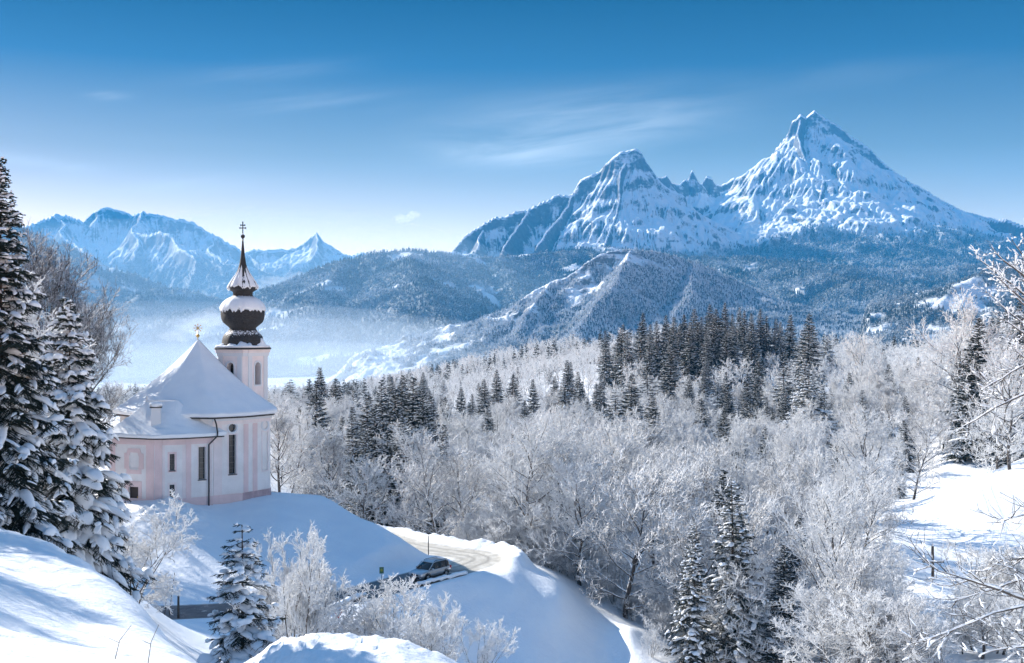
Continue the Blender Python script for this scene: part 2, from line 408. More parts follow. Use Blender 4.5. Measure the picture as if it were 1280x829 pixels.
# where the wood stands: beyond the embankment and the church knoll, not on the meadow at the right
_edge_px = np.array([-500, 150, 330, 380, 430, 480, 520, 560, 600, 640, 700, 760, 800, 840, 900, 1000, 1060, 1110, 1180, 1300, 1500])
_edge_Y = np.array([175, 175, 162, 166, 166, 160, 152, 144, 142, 138, 134, 129.5, 127, 122, 112, 100, 98, 92, 84, 78, 76])
def meadow(x, y):
    p = px_of(x, y)
    lo = np.interp(p, [1070, 1090, 1130, 1180, 1240, 1300], [190, 146, 133, 131, 129, 127])
    hi = np.interp(p, [1070, 1100, 1130, 1165, 1200, 1240, 1300], [158, 166, 182, 228, 240, 196, 204])
    return (p > 1072) & (y > lo) & (y < hi)
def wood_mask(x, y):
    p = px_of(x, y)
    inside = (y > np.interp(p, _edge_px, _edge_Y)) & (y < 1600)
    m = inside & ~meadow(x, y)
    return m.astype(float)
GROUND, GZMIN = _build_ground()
# ------------------------------------------------------------------ mountains
def mountain_mat(name, rock=(0.20, 0.205, 0.215), rock_lo=0.46, rock_hi=0.66, scale=0.01, wood=(0.075, 0.09, 0.095), strata=0.0, bd=0.5):
    t = NT(name); p = t.pos()
    nz = t.nz()
    n1 = t.noise(p, scale, 8, 0.62); n2 = t.noise(p, scale * 5, 6, 0.65)
    mp = t.new('ShaderNodeMapping'); mp.inputs['Rotation'].default_value = (R(18), R(-32), R(20)); mp.inputs['Scale'].default_value = (0.16, 0.16, 1.5); t.l.new(p, mp.inputs['Vector'])
    st = t.noise(mp.outputs[0], scale * 1.6, 5, 0.6)
    nz = t.math('SUBTRACT', nz, t.math('MULTIPLY', t.ramp(st, 0.52, 0.70), strata))
    v = t.math('ADD', nz, t.math('ADD', t.math('MULTIPLY', t.math('SUBTRACT', n1, 0.5), 0.42), t.math('MULTIPLY', t.math('SUBTRACT', n2, 0.5), 0.50)))
    f = t.ramp(v, rock_lo, rock_hi)
    rk = t.mix(t.ramp(n2, 0.3, 0.7), tuple(c * 0.75 for c in rock), tuple(c * 1.3 for c in rock))
    c = t.mix(f, rk, SNOW)
    n3 = t.noise(p, scale * 12, 4, 0.6)
    wc = t.mix(t.ramp(n3, 0.38, 0.66), wood, (0.40, 0.43, 0.46))
    c = t.mix(t.attr('wood'), c, wc)
    t.color(c); t.rough(0.8); t.spec(0.15)
    t.bump(t.math('ADD', n1, t.math('MULTIPLY', n2, 0.35)), bd / scale, 0.7)
    return t.m

def erode(H, dx, dy, keep, n=40, batch=22000, steps=70, rate=0.05, seed=5):
    """Rain running down the slopes, all drops of a batch at once: cuts gullies and sharpens the ribs between them."""
    rs = np.random.RandomState(seed); ny, nx = H.shape; H = H.copy()
    def samp(A, px, py):
        i = px.astype(np.int64); j = py.astype(np.int64); fx = px - i; fy = py - j
        return i, j, fx, fy, A[j, i], A[j, i + 1], A[j + 1, i], A[j + 1, i + 1]
    for b in range(n):
        px = rs.rand(batch) * (nx - 3) + 1; py = rs.rand(batch) * (ny - 3) + 1
        vx = np.zeros(batch); vy = np.zeros(batch); sed = np.zeros(batch); spd = np.ones(batch)
        D = np.zeros_like(H)
        for s_ in range(steps):
            i, j, fx, fy, a, b_, c, d = samp(H, px, py)
            h0 = a * (1 - fx) * (1 - fy) + b_ * fx * (1 - fy) + c * (1 - fx) * fy + d * fx * fy
            gx = ((b_ - a) * (1 - fy) + (d - c) * fy) / dx[j]; gy = ((c - a) * (1 - fx) + (d - b_) * fx) / dy
            vx = vx * 0.35 - gx; vy = vy * 0.35 - gy; l = np.hypot(vx, vy) + 1e-9
            nxp = np.clip(px + vx / l * 8.0 / dx[j], 1, nx - 2.01); nyp = np.clip(py + vy / l * 8.0 / dy, 1, ny - 2.01)
            _, _, f2, g2, a2, b2, c2, d2 = samp(H, nxp, nyp)
            h1 = a2 * (1 - f2) * (1 - g2) + b2 * f2 * (1 - g2) + c2 * (1 - f2) * g2 + d2 * f2 * g2
            dh = h0 - h1; spd = np.clip(spd * 0.9 + dh * 0.12, 0, 3.0)
            cap = np.maximum(dh, 0) * spd * 1.3
            q = np.where(dh > 0, np.where(sed > cap, -(sed - cap) * 0.05, np.minimum((cap - sed) * rate, dh * 0.25)), -np.minimum(sed, -dh) * 0.5)
            sed = sed + q; k = q * keep[j, i]
            np.add.at(D, (j, i), -k * (1 - fx) * (1 - fy)); np.add.at(D, (j, i + 1), -k * fx * (1 - fy)); np.add.at(D, (j + 1, i), -k * (1 - fx) * fy); np.add.at(D, (j + 1, i + 1), -k * fx * fy)
            px, py = nxp, nyp
        D = np.clip(D, -6, 3)
        H = H + D
        if b % 6 == 5:
            B = H.copy(); B[1:-1, 1:-1] = 0.72 * H[1:-1, 1:-1] + 0.07 * (H[:-2, 1:-1] + H[2:, 1:-1] + H[1:-1, :-2] + H[1:-1, 2:]); H = np.where(keep > 0.3, B, H)
    return H

def hfield(name, ridges, x0, x1, y0, y1, nx, ny, base, rough=1.0, warp=40.0, lam=500.0, flute=0.0, flam=160.0, mat=None, wood=None, soft=20.0, label=None, crest=0.0, ledge=0.0, lstep=150.0, rain=0, rate=0.05):
    """A height field whose crests are the given 3-D ridge lines: ground falls away from each ridge,
    gullied by noise. ridges: (points, fall_left, fall_right, L) with points (px, py, distance)."""
    ax = np.linspace(0, 1, nx); ay = np.linspace(y0, y1, ny)
    YY = np.repeat(ay[:, None], nx, 1)
    XX = ((x0 + (x1 - x0) * ax)[None, :] - CX) / FPX * YY
    x = XX.ravel(); y = YY.ravel()
    wx = warp * fbm(x / lam + 3.3, y / lam, 4); wy = warp * fbm(x / lam - 7.7, y / lam + 11.0, 4)
    H = np.full(x.shape, -1e9); Dm = np.full(x.shape, 1e9)
    tt = np.zeros(x.shape)
    for pts, kl, kr, L in ridges:
        P = np.array([[(a - CX) / FPX * Y, Y, (CY - b) / FPX * Y] for a, b, Y in pts])
        acc = 0.0
        bestd = np.full(x.shape, 1e9); bz = np.zeros(x.shape); bs = np.zeros(x.shape); bt = np.zeros(x.shape)
        for i in range(len(P) - 1):
            a = P[i]; d = P[i + 1] - a; L2 = d[0] ** 2 + d[1] ** 2 + 1e-9
            ux = x + wx * 0.28; uy = y + wy * 0.28
            t = np.clip(((ux - a[0]) * d[0] + (uy - a[1]) * d[1]) / L2, 0, 1)
            ex = ux - a[0] - t * d[0]; ey = uy - a[1] - t * d[1]
            dd = np.hypot(ex, ey)
            k = np.where(d[0] * ey - d[1] * ex > 0, kl, kr)
            hh = a[2] + t * d[2] - (k * L * (1 - np.exp(-dd / L)) + 0.30 * k * dd + crest * (1 - np.exp(-dd / 75.0)))
            m = (hh > bz) | (bestd > 1e8)
            bz = np.where(m, hh, bz); bestd = np.where(m, dd, bestd); bt = np.where(m, acc + t * math.sqrt(L2), bt)
            acc += math.sqrt(L2)
        m = bz > H
        H = np.where(m, bz, H); Dm = np.where(m, bestd, Dm); tt = np.where(m, bt, tt)
    g = 1 - np.exp(-Dm / (lam * 0.45))
    H = H + rough * g * (0.30 * lam * 0.35 * (ridged(x / lam, y / lam, 5, 0.52) - 0.6))
    H = H + rough * (0.45 + 0.55 * g) * 0.045 * lam * ridged(x / (lam * 0.22), y / (lam * 0.22), 4, 0.55) - rough * 0.02 * lam
    if flute:
        for fa, fl in ((1.0, 1.0), (0.45, 0.42), (0.22, 0.18)):
            gg = 1 - np.exp(-Dm / (flam * fl * 0.8))
            H = H + flute * fa * gg * (ridged((tt + 0.6 * wx * fl + 0.25 * flam * noise2(x / flam, y / flam)) / (flam * fl), Dm / (flam * fl * 6) + tt / (flam * 30), 2, 0.5) - 0.4)
    if ledge:   # bedding: cliffs and ledges along gently tilted layers
        for am, ls in ((1.0, lstep), (0.55, lstep * 0.43)):
            ph = (H + 0.10 * x + 0.9 * ls * fbm(x / 700, y / 700, 3) + 0.25 * ls * noise2(x / 130, y / 130)) / ls * 2 * np.pi
            H = H + ledge * am * ls / (2 * np.pi) * np.sin(ph) * (1 - np.exp(-Dm / 90)) * (0.55 + 0.45 * noise2(x / 420 + 9, y / 420))
    H = np.logaddexp(H / soft, base / soft) * soft
    if rain:
        keep = np.clip((Dm - 12) / 60, 0.05, 1).reshape(ny, nx)
        H = erode(H.reshape(ny, nx), (x1 - x0) / FPX * ay / (nx - 1), (y1 - y0) / (ny - 1), keep, n=rain, rate=rate).ravel()
    e = np.repeat((sstep(0, 0.07, ax) * (1 - sstep(0.93, 1, ax)))[None], ny, 0).ravel()
    H = base + (H - base) * e
    V = np.stack([x, y, H], -1)
    me = mesh_np(name, V, grid_faces(ny, nx), [mat])
    nrm = np.empty(len(V) * 3, np.float32); me.vertices.foreach_get('normal', nrm); nz = nrm.reshape(-1, 3)[:, 2]
    wd = wood(x, y, H, nz) if wood is not None else np.zeros(len(x))
    at = me.attributes.new('wood', 'FLOAT', 'POINT'); at.data.foreach_set('value', wd.astype(np.float32))
    o = link(name, me); tag(o, label, kind='structure')
    return o, (V.reshape(ny, nx, 3), wd.reshape(ny, nx), nrm.reshape(ny, nx, 3))

def far_wood(name, fields, seed, mat, label):
    """Small conifers standing on the wooded slopes, as one mass. fields: (data, count, height, spread)"""
    rs = np.random.RandomState(seed); VS = []; FS = []; off = 0
    for (V, wd, nr), count, h, _ in fields:
        ny, nx = wd.shape
        # cell areas, so that trees spread evenly over the ground that faces the camera
        dx = np.linalg.norm(V[:-1, 1:] - V[:-1, :-1], axis=-1); dy = np.linalg.norm(V[1:, :-1] - V[:-1, :-1], axis=-1)
        to = -V[:-1, :-1] / np.linalg.norm(V[:-1, :-1], axis=-1, keepdims=True)
        vis = ((nr[:-1, :-1] * to).sum(-1) > -0.12)
        pr = (dx * dy * np.clip(wd[:-1, :-1], 0, 1) * vis).ravel()
        if pr.sum() <= 0: continue
        c = rs.choice(len(pr), count, p=pr / pr.sum())
        i, j = c // (nx - 1), c % (nx - 1)
        a = rs.rand(count, 1); b = rs.rand(count, 1)
        P = (V[i, j] * (1 - a) + V[i, j + 1] * a) * (1 - b) + (V[i + 1, j] * (1 - a) + V[i + 1, j + 1] * a) * b
        hh = h * (0.55 + 0.6 * rs.rand(count)); rr = hh * (0.17 + 0.09 * rs.rand(count))
        n = 5; th = rs.rand(count)[:, None] * 6.28 + np.arange(n)[None] * 2 * np.pi / n
        jit = 0.75 + 0.5 * rs.rand(count, n)
        ring = np.stack([P[:, None, 0] + rr[:, None] * jit * np.cos(th), P[:, None, 1] + rr[:, None] * jit * np.sin(th), np.repeat(P[:, None, 2] + 0.08 * hh[:, None], n, 1)], -1)
        th2 = th + 0.6
        mid = np.stack([P[:, None, 0] + 0.55 * rr[:, None] * jit * np.cos(th2), P[:, None, 1] + 0.55 * rr[:, None] * jit * np.sin(th2), np.repeat(P[:, None, 2] + 0.5 * hh[:, None], n, 1)], -1)
        tip = P + np.stack([rr * 0.1 * rs.randn(count), 0 * hh, hh], -1)
        Vt = np.concatenate([ring, mid, tip[:, None]], 1)
        ii = np.arange(count)[:, None] * (2 * n + 1) + off
        k = np.arange(n); k2 = (k + 1) % n
        f1 = np.stack([ii + k, ii + k2, ii + n + k2, ], -1).reshape(-1, 3)
        f1b = np.stack([ii + k, ii + n + k2, ii + n + k], -1).reshape(-1, 3)
        f2 = np.stack([ii + n + k, ii + n + k2, np.repeat(ii + 2 * n, n, 1)], -1).reshape(-1, 3)
        VS.append(Vt.reshape(-1, 3)); FS += [f1, f1b, f2]; off += count * (2 * n + 1)
    me = mesh_np(name, np.concatenate(VS), np.concatenate(FS), [mat], smooth=False)
    o = link(name, me); tag(o, label, kind='stuff'); return o

def far_tree_mat(name='snowy_far_wood', lo=0.62, hi=1.0):
    t = NT(name); p = t.pos()
    nz = t.nz(True); n = t.noise(p, 0.11, 3, 0.6); n2 = t.noise(p, 0.004, 4, 0.6)
    v = t.math('ADD', t.math('MULTIPLY', nz, 0.5), t.math('ADD', t.math('MULTIPLY', n, 0.55), t.math('MULTIPLY', n2, 0.8)))
    t.color(t.mix(t.ramp(v, lo, hi), (0.040, 0.055, 0.060), (0.60, 0.64, 0.69)))
    t.rough(0.9); t.spec(0.1); return t.m
M_FARWOOD = far_tree_mat()
M_FROSTWOOD = far_tree_mat('frosted_far_wood', 0.30, 0.86)
M_PEAK = mountain_mat('peak_rock_and_snow', rock=(0.15, 0.155, 0.165), scale=0.007, rock_lo=0.46, rock_hi=0.66, strata=0.08, bd=0.22)
M_CRAG = mountain_mat('crag_rock_and_snow', rock=(0.19, 0.195, 0.20), scale=0.022, rock_lo=0.52, rock_hi=0.78, strata=0.25)

def treeline(z0, z1, nzmin=0.45, px0=None, px1=None):
    def f(x, y, z, nz):
        w = 1 - sstep(z0, z1, z + 110 * fbm(x / 350, y / 350, 4) )
        w = w * sstep(nzmin, nzmin + 0.15, nz + 0.15 * noise2(x / 60, y / 60))
        return w
    return f

# the great massif: main peak on the right, the lesser peak and its long wall on the left, small teeth between
k = 1000.0
def Yk(lst): return [(a, b, c * k) for a, b, c in lst]
WATZ = [
 (Yk([(540,335,8.2),(566,314,8.25),(583,294,8.3),(599,282,8.34),(618,269,8.38),(634,268,8.4),(649,260,8.42),(655,263,8.43),(676,252,8.46),(687,248,8.48),(695,242,8.5),(707,243,8.52),(719,241,8.54),(723,229,8.55),(727,223,8.55),(741,216,8.55),(753,213,8.55),(760,202,8.55),(768,195,8.55),(777,190,8.55),(792,185,8.55),(799,188,8.56),(803,197,8.58),(806,210,8.62),(812,222,8.72),(818,236,8.85)]), 1.0, 0.8, 1500),
 (Yk([(808,226,9.2),(816,221,9.4),(826,220,9.6),(832,217,9.65),(838,226,9.7),(848,229,9.8),(857,222,9.84),(860,224,9.86),(865,211,9.9),(870,224,9.93),(876,229,9.95),(882,220,10.0),(888,221,10.0),(893,230,10.05),(900,231,10.1),(915,222,10.1),(936,217,10.15),(950,206,10.1),(970,183,10.05),(985,167,10.0),(992,150,10.0),(1003,142,10.0),(1010,147,10.0),(1020,138,10.0),(1035,148,9.98),(1060,167,9.95),(1085,183,9.9),(1105,200,9.85),(1140,226,9.7),(1172,246,9.6),(1200,262,9.5),(1230,273,9.4),(1260,273,9.3),(1300,288,9.2),(1400,330,9.0)]), 1.0, 0.72, 1900),
 # spur from the summit towards the valley: its left is sunlit, its right in shade
 (Yk([(1003,146,10.0),(999,165,9.82),(1004,190,9.6),(1007,215,9.4),(1006,238,9.25),(1026,236,9.0),(1024,262,8.8),(1036,292,8.5),(1055,318,8.1)]), 0.60, 1.15, 1500),
 (Yk([(1140,226,9.7),(1125,262,9.2),(1135,285,8.8),(1150,300,8.4)]), 0.8, 0.8, 1200),
 (Yk([(970,183,10.05),(952,232,9.6),(932,262,9.2),(915,290,8.8),(900,312,8.4)]), 0.7, 0.7, 1200),
 # lesser peak: spur down its face
 (Yk([(790,187,8.6),(776,214,8.42),(772,248,8.22),(764,280,8.0),(752,306,7.75)]), 0.75, 1.35, 900),
 (Yk([(801,193,8.62),(812,240,8.45),(812,275,8.25),(800,300,8.0)]), 1.2, 0.9, 900),
 (Yk([(724,229,8.6),(712,254,8.4),(690,280,8.15),(670,304,7.9)]), 0.8, 0.95, 900),
 (Yk([(660,258,8.45),(645,284,8.15),(625,306,7.9)]), 0.8, 0.95, 900),
 (Yk([(605,286,8.35),(596,306,8.05)]), 0.8, 0.9, 900),
 # bowl between
 (Yk([(870,275,9.2),(890,262,9.5),(930,250,9.8)]), 0.35, 0.45, 500),
]
o, D_WATZ = hfield('mountain_massif', WATZ, 440, 1480, 5600, 11500, 820, 470, -60, rough=0.42, warp=120, lam=640, flute=45, flam=330, mat=M_PEAK, crest=110, ledge=0.62, lstep=210, rain=12,
                   wood=lambda x, y, z, nz: (1 - sstep(-90, 90, z - np.interp(px_of(x, y), [560, 760, 900, 1000, 1300], [430, 440, 520, 640, 700]) + 90 * fbm(x / 350, y / 350, 4))) * sstep(0.35, 0.5, nz + 0.15 * noise2(x / 60, y / 60)), label='snowy rock massif with a pyramid peak and a lesser peak beside it')
# the left massif, farther away
LEFT = [
 (Yk([(-60,300,12.5),(20,285,12.6),(50,276,12.7),(72,267,12.8),(85,268,12.8),(104,276,12.9),(118,263,13),(130,258,13),(150,262,13),(165,268,13),(183,264,13),(200,268,13),(217,272,13),(240,277,13),(262,291,12.9),(290,305,12.8),(312,318,12.7),(345,345,12.0)]), 0.9, 0.8, 700),
 (Yk([(300,318,14.2),(325,310,14.2),(345,312,14.2),(368,309,14.2),(385,298,14.2),(397,290,14.2),(404,298,14.2),(420,308,14.2),(440,319,14.1),(460,314,14),(475,321,14),(520,335,13.6)]), 0.9, 0.8, 450),
 (Yk([(183,264,13),(170,290,12.3),(160,320,11.6),(130,345,11.0)]), 0.65, 0.9, 700),
 (Yk([(170,290,12.3),(182,293,12.1),(200,288,12.05),(214,294,11.9),(219,308,11.6),(236,322,11.3),(238,350,10.8)]), 0.55, 0.9, 500),
 (Yk([(262,291,12.9),(275,330,11.8),(290,365,10.9)]), 0.8, 0.8, 700),
 (Yk([(72,267,12.8),(95,305,12.0),(110,335,11.2)]), 0.7, 0.9, 600),
 (Yk([(397,290,14.2),(385,318,13.2),(360,345,12.2)]), 0.7, 0.9, 400),
]
o, D_LEFT = hfield('mountain_plateau', LEFT, -120, 560, 8500, 15000, 560, 330, -60, rough=0.5, warp=330, lam=800, flute=40, flam=300, mat=M_PEAK, crest=60, ledge=0.5, lstep=190, rain=12,
                   wood=treeline(560, 800, 0.4), label='hazy snowy mountains with a flat top, far left')
M_HILL = mountain_mat('wooded_hill', rock=(0.2, 0.2, 0.2), scale=0.02, rock_lo=0.30, rock_hi=0.5)
def hillwood(thr=0.0, lam=260.0, clear=()):
    def f(x, y, z, nz):
        w = sstep(thr - 0.12, thr + 0.12, 0.5 + 0.5 * fbm(x / lam, y / lam, 4))
        p = CX + x / y * FPX; q = CY - z / y * FPX
        for (a, b, ra, rb) in clear:
            w = w * (1 - np.exp(-(((p - a) / ra) ** 2 + ((q - b) / rb) ** 2) ** 2))
        return w
    return f
# wooded slope on the far left that runs down to the misty valley
o, D_SL = hfield('hill_slope', [(Yk([(-60,240,5.8),(40,290,5.8),(75,312,5.8),(100,330,5.8),(135,362,5.7),(170,386,5.6),(205,404,5.5),(260,425,5.3)]), 0.55, 0.6, 500)],
                 -200, 400, 4300, 7000, 200, 140, -140, rough=0.55, warp=50, lam=420, flute=22, flam=130, mat=M_HILL, wood=hillwood(0.25), label='hazy wooded slope falling to the valley')
# long wooded hill in the middle
o, D_MID = hfield('hill_middle', [(Yk([(230,425,5.0),(290,390,5.0),(330,366,5.0),(365,350,5.1),(400,336,5.2),(430,326,5.3),(470,316,5.4),(510,312,5.5),(545,316,5.6),(580,322,5.8),(620,322,6.0),(660,318,6.1),(700,314,6.2),(750,308,6.4),(800,312,6.5),(850,318,6.6)]), 0.5, 0.42, 700),
                                (Yk([(510,312,5.5),(520,345,4.7),(540,378,4.2),(560,402,3.9)]), 0.4, 0.45, 600),
                                (Yk([(430,326,5.3),(400,362,4.7),(395,395,4.2)]), 0.4, 0.42, 600),
                                (Yk([(620,322,6.0),(640,348,5.3),(660,372,4.8)]), 0.4, 0.45, 600)],
                 120, 960, 3500, 7200, 420, 260, -140, rough=0.5, warp=50, lam=420, flute=24, flam=140, mat=M_HILL,
                 wood=hillwood(0.22, clear=((418,361,16,3.5),(345,392,20,6))), label='long wooded hill beyond the valley mist')
# rocky knob with a wooded back
o, D_KNOB = hfield('hill_crag', [(Yk([(560,455,3.34),(572,438,3.36),(584,422,3.38),(600,408,3.4),(616,400,3.42),(628,393,3.44),(648,376,3.46),(668,362,3.48),(688,352,3.5),(706,346,3.5),(722,336,3.52),(738,325,3.54),(752,317,3.56),(770,312,3.58),(790,311,3.6),(812,313,3.62),(840,318,3.66),(870,327,3.7),(905,343,3.76),(950,364,3.84),(1000,386,3.92),(1050,407,4.0),(1100,425,4.05)]), 0.8, 0.75, 160),
                               (Yk([(790,311,3.6),(770,350,3.3),(740,385,3.05),(720,410,2.9)]), 0.55, 0.7, 200),
                               (Yk([(688,352,3.5),(665,385,3.25),(650,410,3.05)]), 0.7, 0.8, 160),
                               (Yk([(612,398,3.3),(604,412,3.2),(596,430,3.12)]), 0.8, 0.8, 120),
                               (Yk([(870,327,3.7),(860,365,3.35),(840,400,3.1)]), 0.5, 0.5, 260),
                               (Yk([(950,364,3.84),(930,395,3.5)]), 0.5, 0.5, 260)],
                  400, 1180, 2750, 4400, 560, 300, -140, rough=0.5, warp=26, lam=190, flute=12, flam=55, mat=M_CRAG, crest=14, ledge=0.5, lstep=45,
                  wood=lambda x, y, z, nz: np.clip(sstep(-0.15, 0.35, 0.9 * fbm(x / 120, y / 120, 4) + (px_of(x, y) - 735) / 200 + 0.25 + np.clip((130 - z) / 150, -0.4, 0.9)) * sstep(0.3, 0.5, nz), 0, 1),
                  label='white rocky knob with a wooded back ridge')
# wooded hills below the great peak
o, D_R1 = hfield('hill_ridge', [(Yk([(820,330,6.6),(880,321,6.4),(930,322,6.3),(985,326,6.2),(1030,332,6.0),(1080,336,5.9),(1120,338,5.9),(1180,334,5.9),(1240,330,5.8),(1320,325,5.8)]), 0.4, 0.36, 700),
                                (Yk([(930,322,6.2),(985,334,5.6),(1030,343,5.2),(1080,352,4.9),(1120,361,4.7),(1160,371,4.5),(1200,384,4.3)]), 0.32, 0.36, 600),
                                (Yk([(880,321,6.4),(930,345,5.5),(985,366,4.9)]), 0.35, 0.36, 600)],
                720, 1480, 3700, 7200, 380, 240, -100, rough=0.45, warp=50, lam=420, flute=22, flam=130, mat=M_HILL, wood=hillwood(0.15), label='dark wooded ridge below the great peak')
o, D_R2 = hfield('hill_meadow', [([(1100,440,2700),(1150,405,2800),(1172,380,2900),(1190,358,3000),(1225,342,3100),(1260,330,3150),(1300,318,3200),(1380,305,3250)], 0.4, 0.45, 300)],
                1060, 1460, 2200, 3900, 220, 150, -90, rough=0.4, warp=20, lam=220, flute=5, flam=80, mat=M_HILL,
                wood=hillwood(0.35, 150, clear=((1225,366,34,11),(1208,380,24,6))), label='hill with an open snow meadow between woods')
far_wood('distant_forest', [(D_WATZ, 42000, 24, 0), (D_LEFT, 9000, 28, 0), (D_SL, 12000, 20, 0), (D_MID, 50000, 17, 0), (D_R1, 50000, 18, 0), (D_R2, 12000, 11, 0)], 3, M_FARWOOD,
         'mass of small snowy conifers on the distant slopes')

far_wood('frosted_forest', [(D_KNOB, 46000, 9, 0)], 8, M_FROSTWOOD, 'mass of small frosted trees on the rocky knob')

# ------------------------------------------------------------------ air: one even haze over everything, and mist lying in the valley
def box_mesh(name, a, b):
    V = np.array([(x, y, z) for z in (a[2], b[2]) for y in (a[1], b[1]) for x in (a[0], b[0])], float)
    F = np.array([(0, 2, 3, 1), (4, 5, 7, 6), (0, 1, 5, 4), (1, 3, 7, 5), (3, 2, 6, 7), (2, 0, 4, 6)])
    return mesh_np(name, V, F, smooth=False)
def vol_mat(name, color, density, aniso=0.0):
    m = bpy.data.materials.new(name); m.use_nodes = True; n = m.node_tree.nodes; n.clear()
    o = n.new('ShaderNodeOutputMaterial'); v = n.new('ShaderNodeVolumePrincipled')
    v.inputs['Color'].default_value = (*color, 1); v.inputs['Density'].default_value = density; v.inputs['Anisotropy'].default_value = aniso
    m.node_tree.links.new(v.outputs[0], o.inputs['Volume']); return m
me = box_mesh('haze', (-19500, -600, GZMIN - 1.0), (19500, 15300, 2080)); me.materials.append(vol_mat('haze_air', (0.045, 0.43, 0.88), 4.4e-5, 0.0))
o = link('haze', me); tag(o, 'pale blue winter haze filling the whole valley', kind='stuff')
def blob(name, c, r, seed, amp, mat, label, n=5):
    bm = bmesh.new(); bmesh.ops.create_icosphere(bm, subdivisions=n, radius=1.0)
    for v in bm.verts:
        p = v.co.copy()
        d = 1 + amp * float(fbm(np.array([p.x * 1.7 + seed * 3.1]), np.array([p.z * 1.7 + p.y * 1.3 + seed]), 4, 0.55)[0])
        v.co = Vector((p.x * r[0] * d, p.y * r[1] * d, p.z * r[2] * d)) + Vector(c)
    me = bpy.data.meshes.new(name); bm.to_mesh(me); bm.free(); me.materials.append(mat)
    for p in me.polygons: p.use_smooth = True
    o = link(name, me); tag(o, label, kind='stuff'); return o
M_MIST = vol_mat('valley_mist_air', (0.86, 0.94, 1.0), 0.00028)
for c, r, sd in (((-620, 2700, -150), (900, 700, 130), 1), ((-700, 3000, -150), (1050, 800, 185), 2), ((-760, 3300, -150), (1000, 700, 235), 3)):
    blob('valley_mist', c, r, sd, 0.07, M_MIST, 'white mist lying in the valley behind the church')

blob('valley_mist', (-1350, 5200, -250), (2300, 1900, 740), 4, 0.08, vol_mat('thin_mist_air', (0.62, 0.84, 1.0), 0.00013), 'thin veil of mist in front of the far left mountains')

M_CLOUD = vol_mat('small_cloud_air', (0.99, 0.99, 1.0), 0.006)
M_WISP = vol_mat('thin_cloud_air', (0.99, 0.99, 1.0), 0.0035)
for px, py, Y, r, sd in ((247, 408, 3400, (75, 60, 26), 11), (268, 398, 3450, (60, 50, 24), 12), (228, 420, 3380, (60, 50, 18), 13), (352, 352, 5600, (110, 80, 26), 14), (372, 345, 5650, (60, 60, 20), 15), (336, 360, 5600, (80, 60, 18), 16), (504, 274, 9500, (70, 60, 34), 17), (516, 269, 9500, (50, 50, 34), 18)):
    blob('cloud', tuple(W(px, py, Y)), r, sd, 0.45, M_CLOUD if Y > 9000 else M_WISP, 'small sunlit cloud puff hanging before the mountains', 4)
# ------------------------------------------------------------------ church
def plaster(name, c, stain):
    t = NT(name); p = t.coord(); n = t.noise(p, 0.55, 6, 0.6); n2 = t.noise(p, 6.0, 4, 0.6)
    mp = t.new('ShaderNodeMapping'); mp.inputs['Scale'].default_value = (2.2, 2.2, 0.16); t.l.new(p, mp.inputs['Vector']); n3 = t.noise(mp.outputs[0], 1.0, 5, 0.65)
    col = t.mix(t.ramp(n, 0.30, 0.70), tuple(x * 0.92 for x in c), tuple(min(1, x * 1.05) for x in c))
    col = t.mix(t.ramp(n3, 0.55, 0.80, 0, 0.45), col, stain)          # rain streaks
    x = t.new('ShaderNodeSeparateXYZ'); t.l.new(p, x.inputs[0])
    damp = t.math('MULTIPLY', t.ramp(t.math('ADD', x.outputs['Z'], t.math('MULTIPLY', n, 1.6)), GF + 2.6, GF + 0.6), 0.45)
    col = t.mix(damp, col, stain); t.color(col); t.rough(0.88); t.spec(0.2); t.bump(n2, 0.015, 0.6); return t.m
GF = -18.7   # floor level of the church
M_WALL = plaster('lime_wash', (0.86, 0.81, 0.79), (0.70, 0.62, 0.60))
M_WALLP = plaster('pale_pink_plaster', (0.86, 0.755, 0.735), (0.68, 0.57, 0.56))
M_PINK = plaster('pink_plaster', (0.82, 0.63, 0.615), (0.64, 0.48, 0.47))
M_PLINTH = plain('damp_plinth', (0.50, 0.36, 0.37), 0.9, nscale=1.5, namp=0.15)
M_DARK = plain('dark_metal', (0.02, 0.02, 0.022), 0.5)
M_GLASS = plain('leaded_glass', (0.018, 0.02, 0.025), 0.12, spec=0.5)
M_FRAME = plain('window_bars', (0.10, 0.095, 0.09), 0.6)
M_REVEAL = plain('white_frame', (0.72, 0.72, 0.74), 0.8)
M_DOOR = plain('dark_door_wood', (0.045, 0.03, 0.025), 0.6, nscale=8, namp=0.3)
M_GOLD = plain('gilded_metal', (0.55, 0.36, 0.12), 0.35, metal=1.0)
def shingle_mat():
    t = NT('dark_wood_shingles'); p = t.coord()
    w = t.new('ShaderNodeTexBrick'); w.inputs['Scale'].default_value = 4.5; w.inputs['Mortar Size'].default_value = 0.012
    w.inputs['Color1'].default_value = (0.027, 0.025, 0.025, 1); w.inputs['Color2'].default_value = (0.062, 0.056, 0.053, 1); w.inputs['Mortar'].default_value = (0.010, 0.009, 0.008, 1)
    x = t.new('ShaderNodeSeparateXYZ'); t.l.new(p, x.inputs[0])
    an = t.math('ARCTAN2', x.outputs['Y'], x.outputs['X'])
    cv = t.new('ShaderNodeCombineXYZ'); t.l.new(t.math('MULTIPLY', an, 2.6), cv.inputs['X']); t.l.new(x.outputs['Z'], cv.inputs['Y'])
    t.l.new(cv.outputs[0], w.inputs['Vector'])
    n = t.noise(p, 5.0, 4, 0.6)
    v = t.math('ADD', t.nz(), t.math('MULTIPLY', t.math('SUBTRACT', n, 0.5), 1.2))
    t.color(t.mix(t.ramp(v, 0.55, 0.75), w.outputs['Color'], SNOW)); t.rough(0.7); t.spec(0.3)
    t.bump(w.outputs['Fac'], 0.03, 0.6); return t.m
M_SHINGLE = shingle_mat()
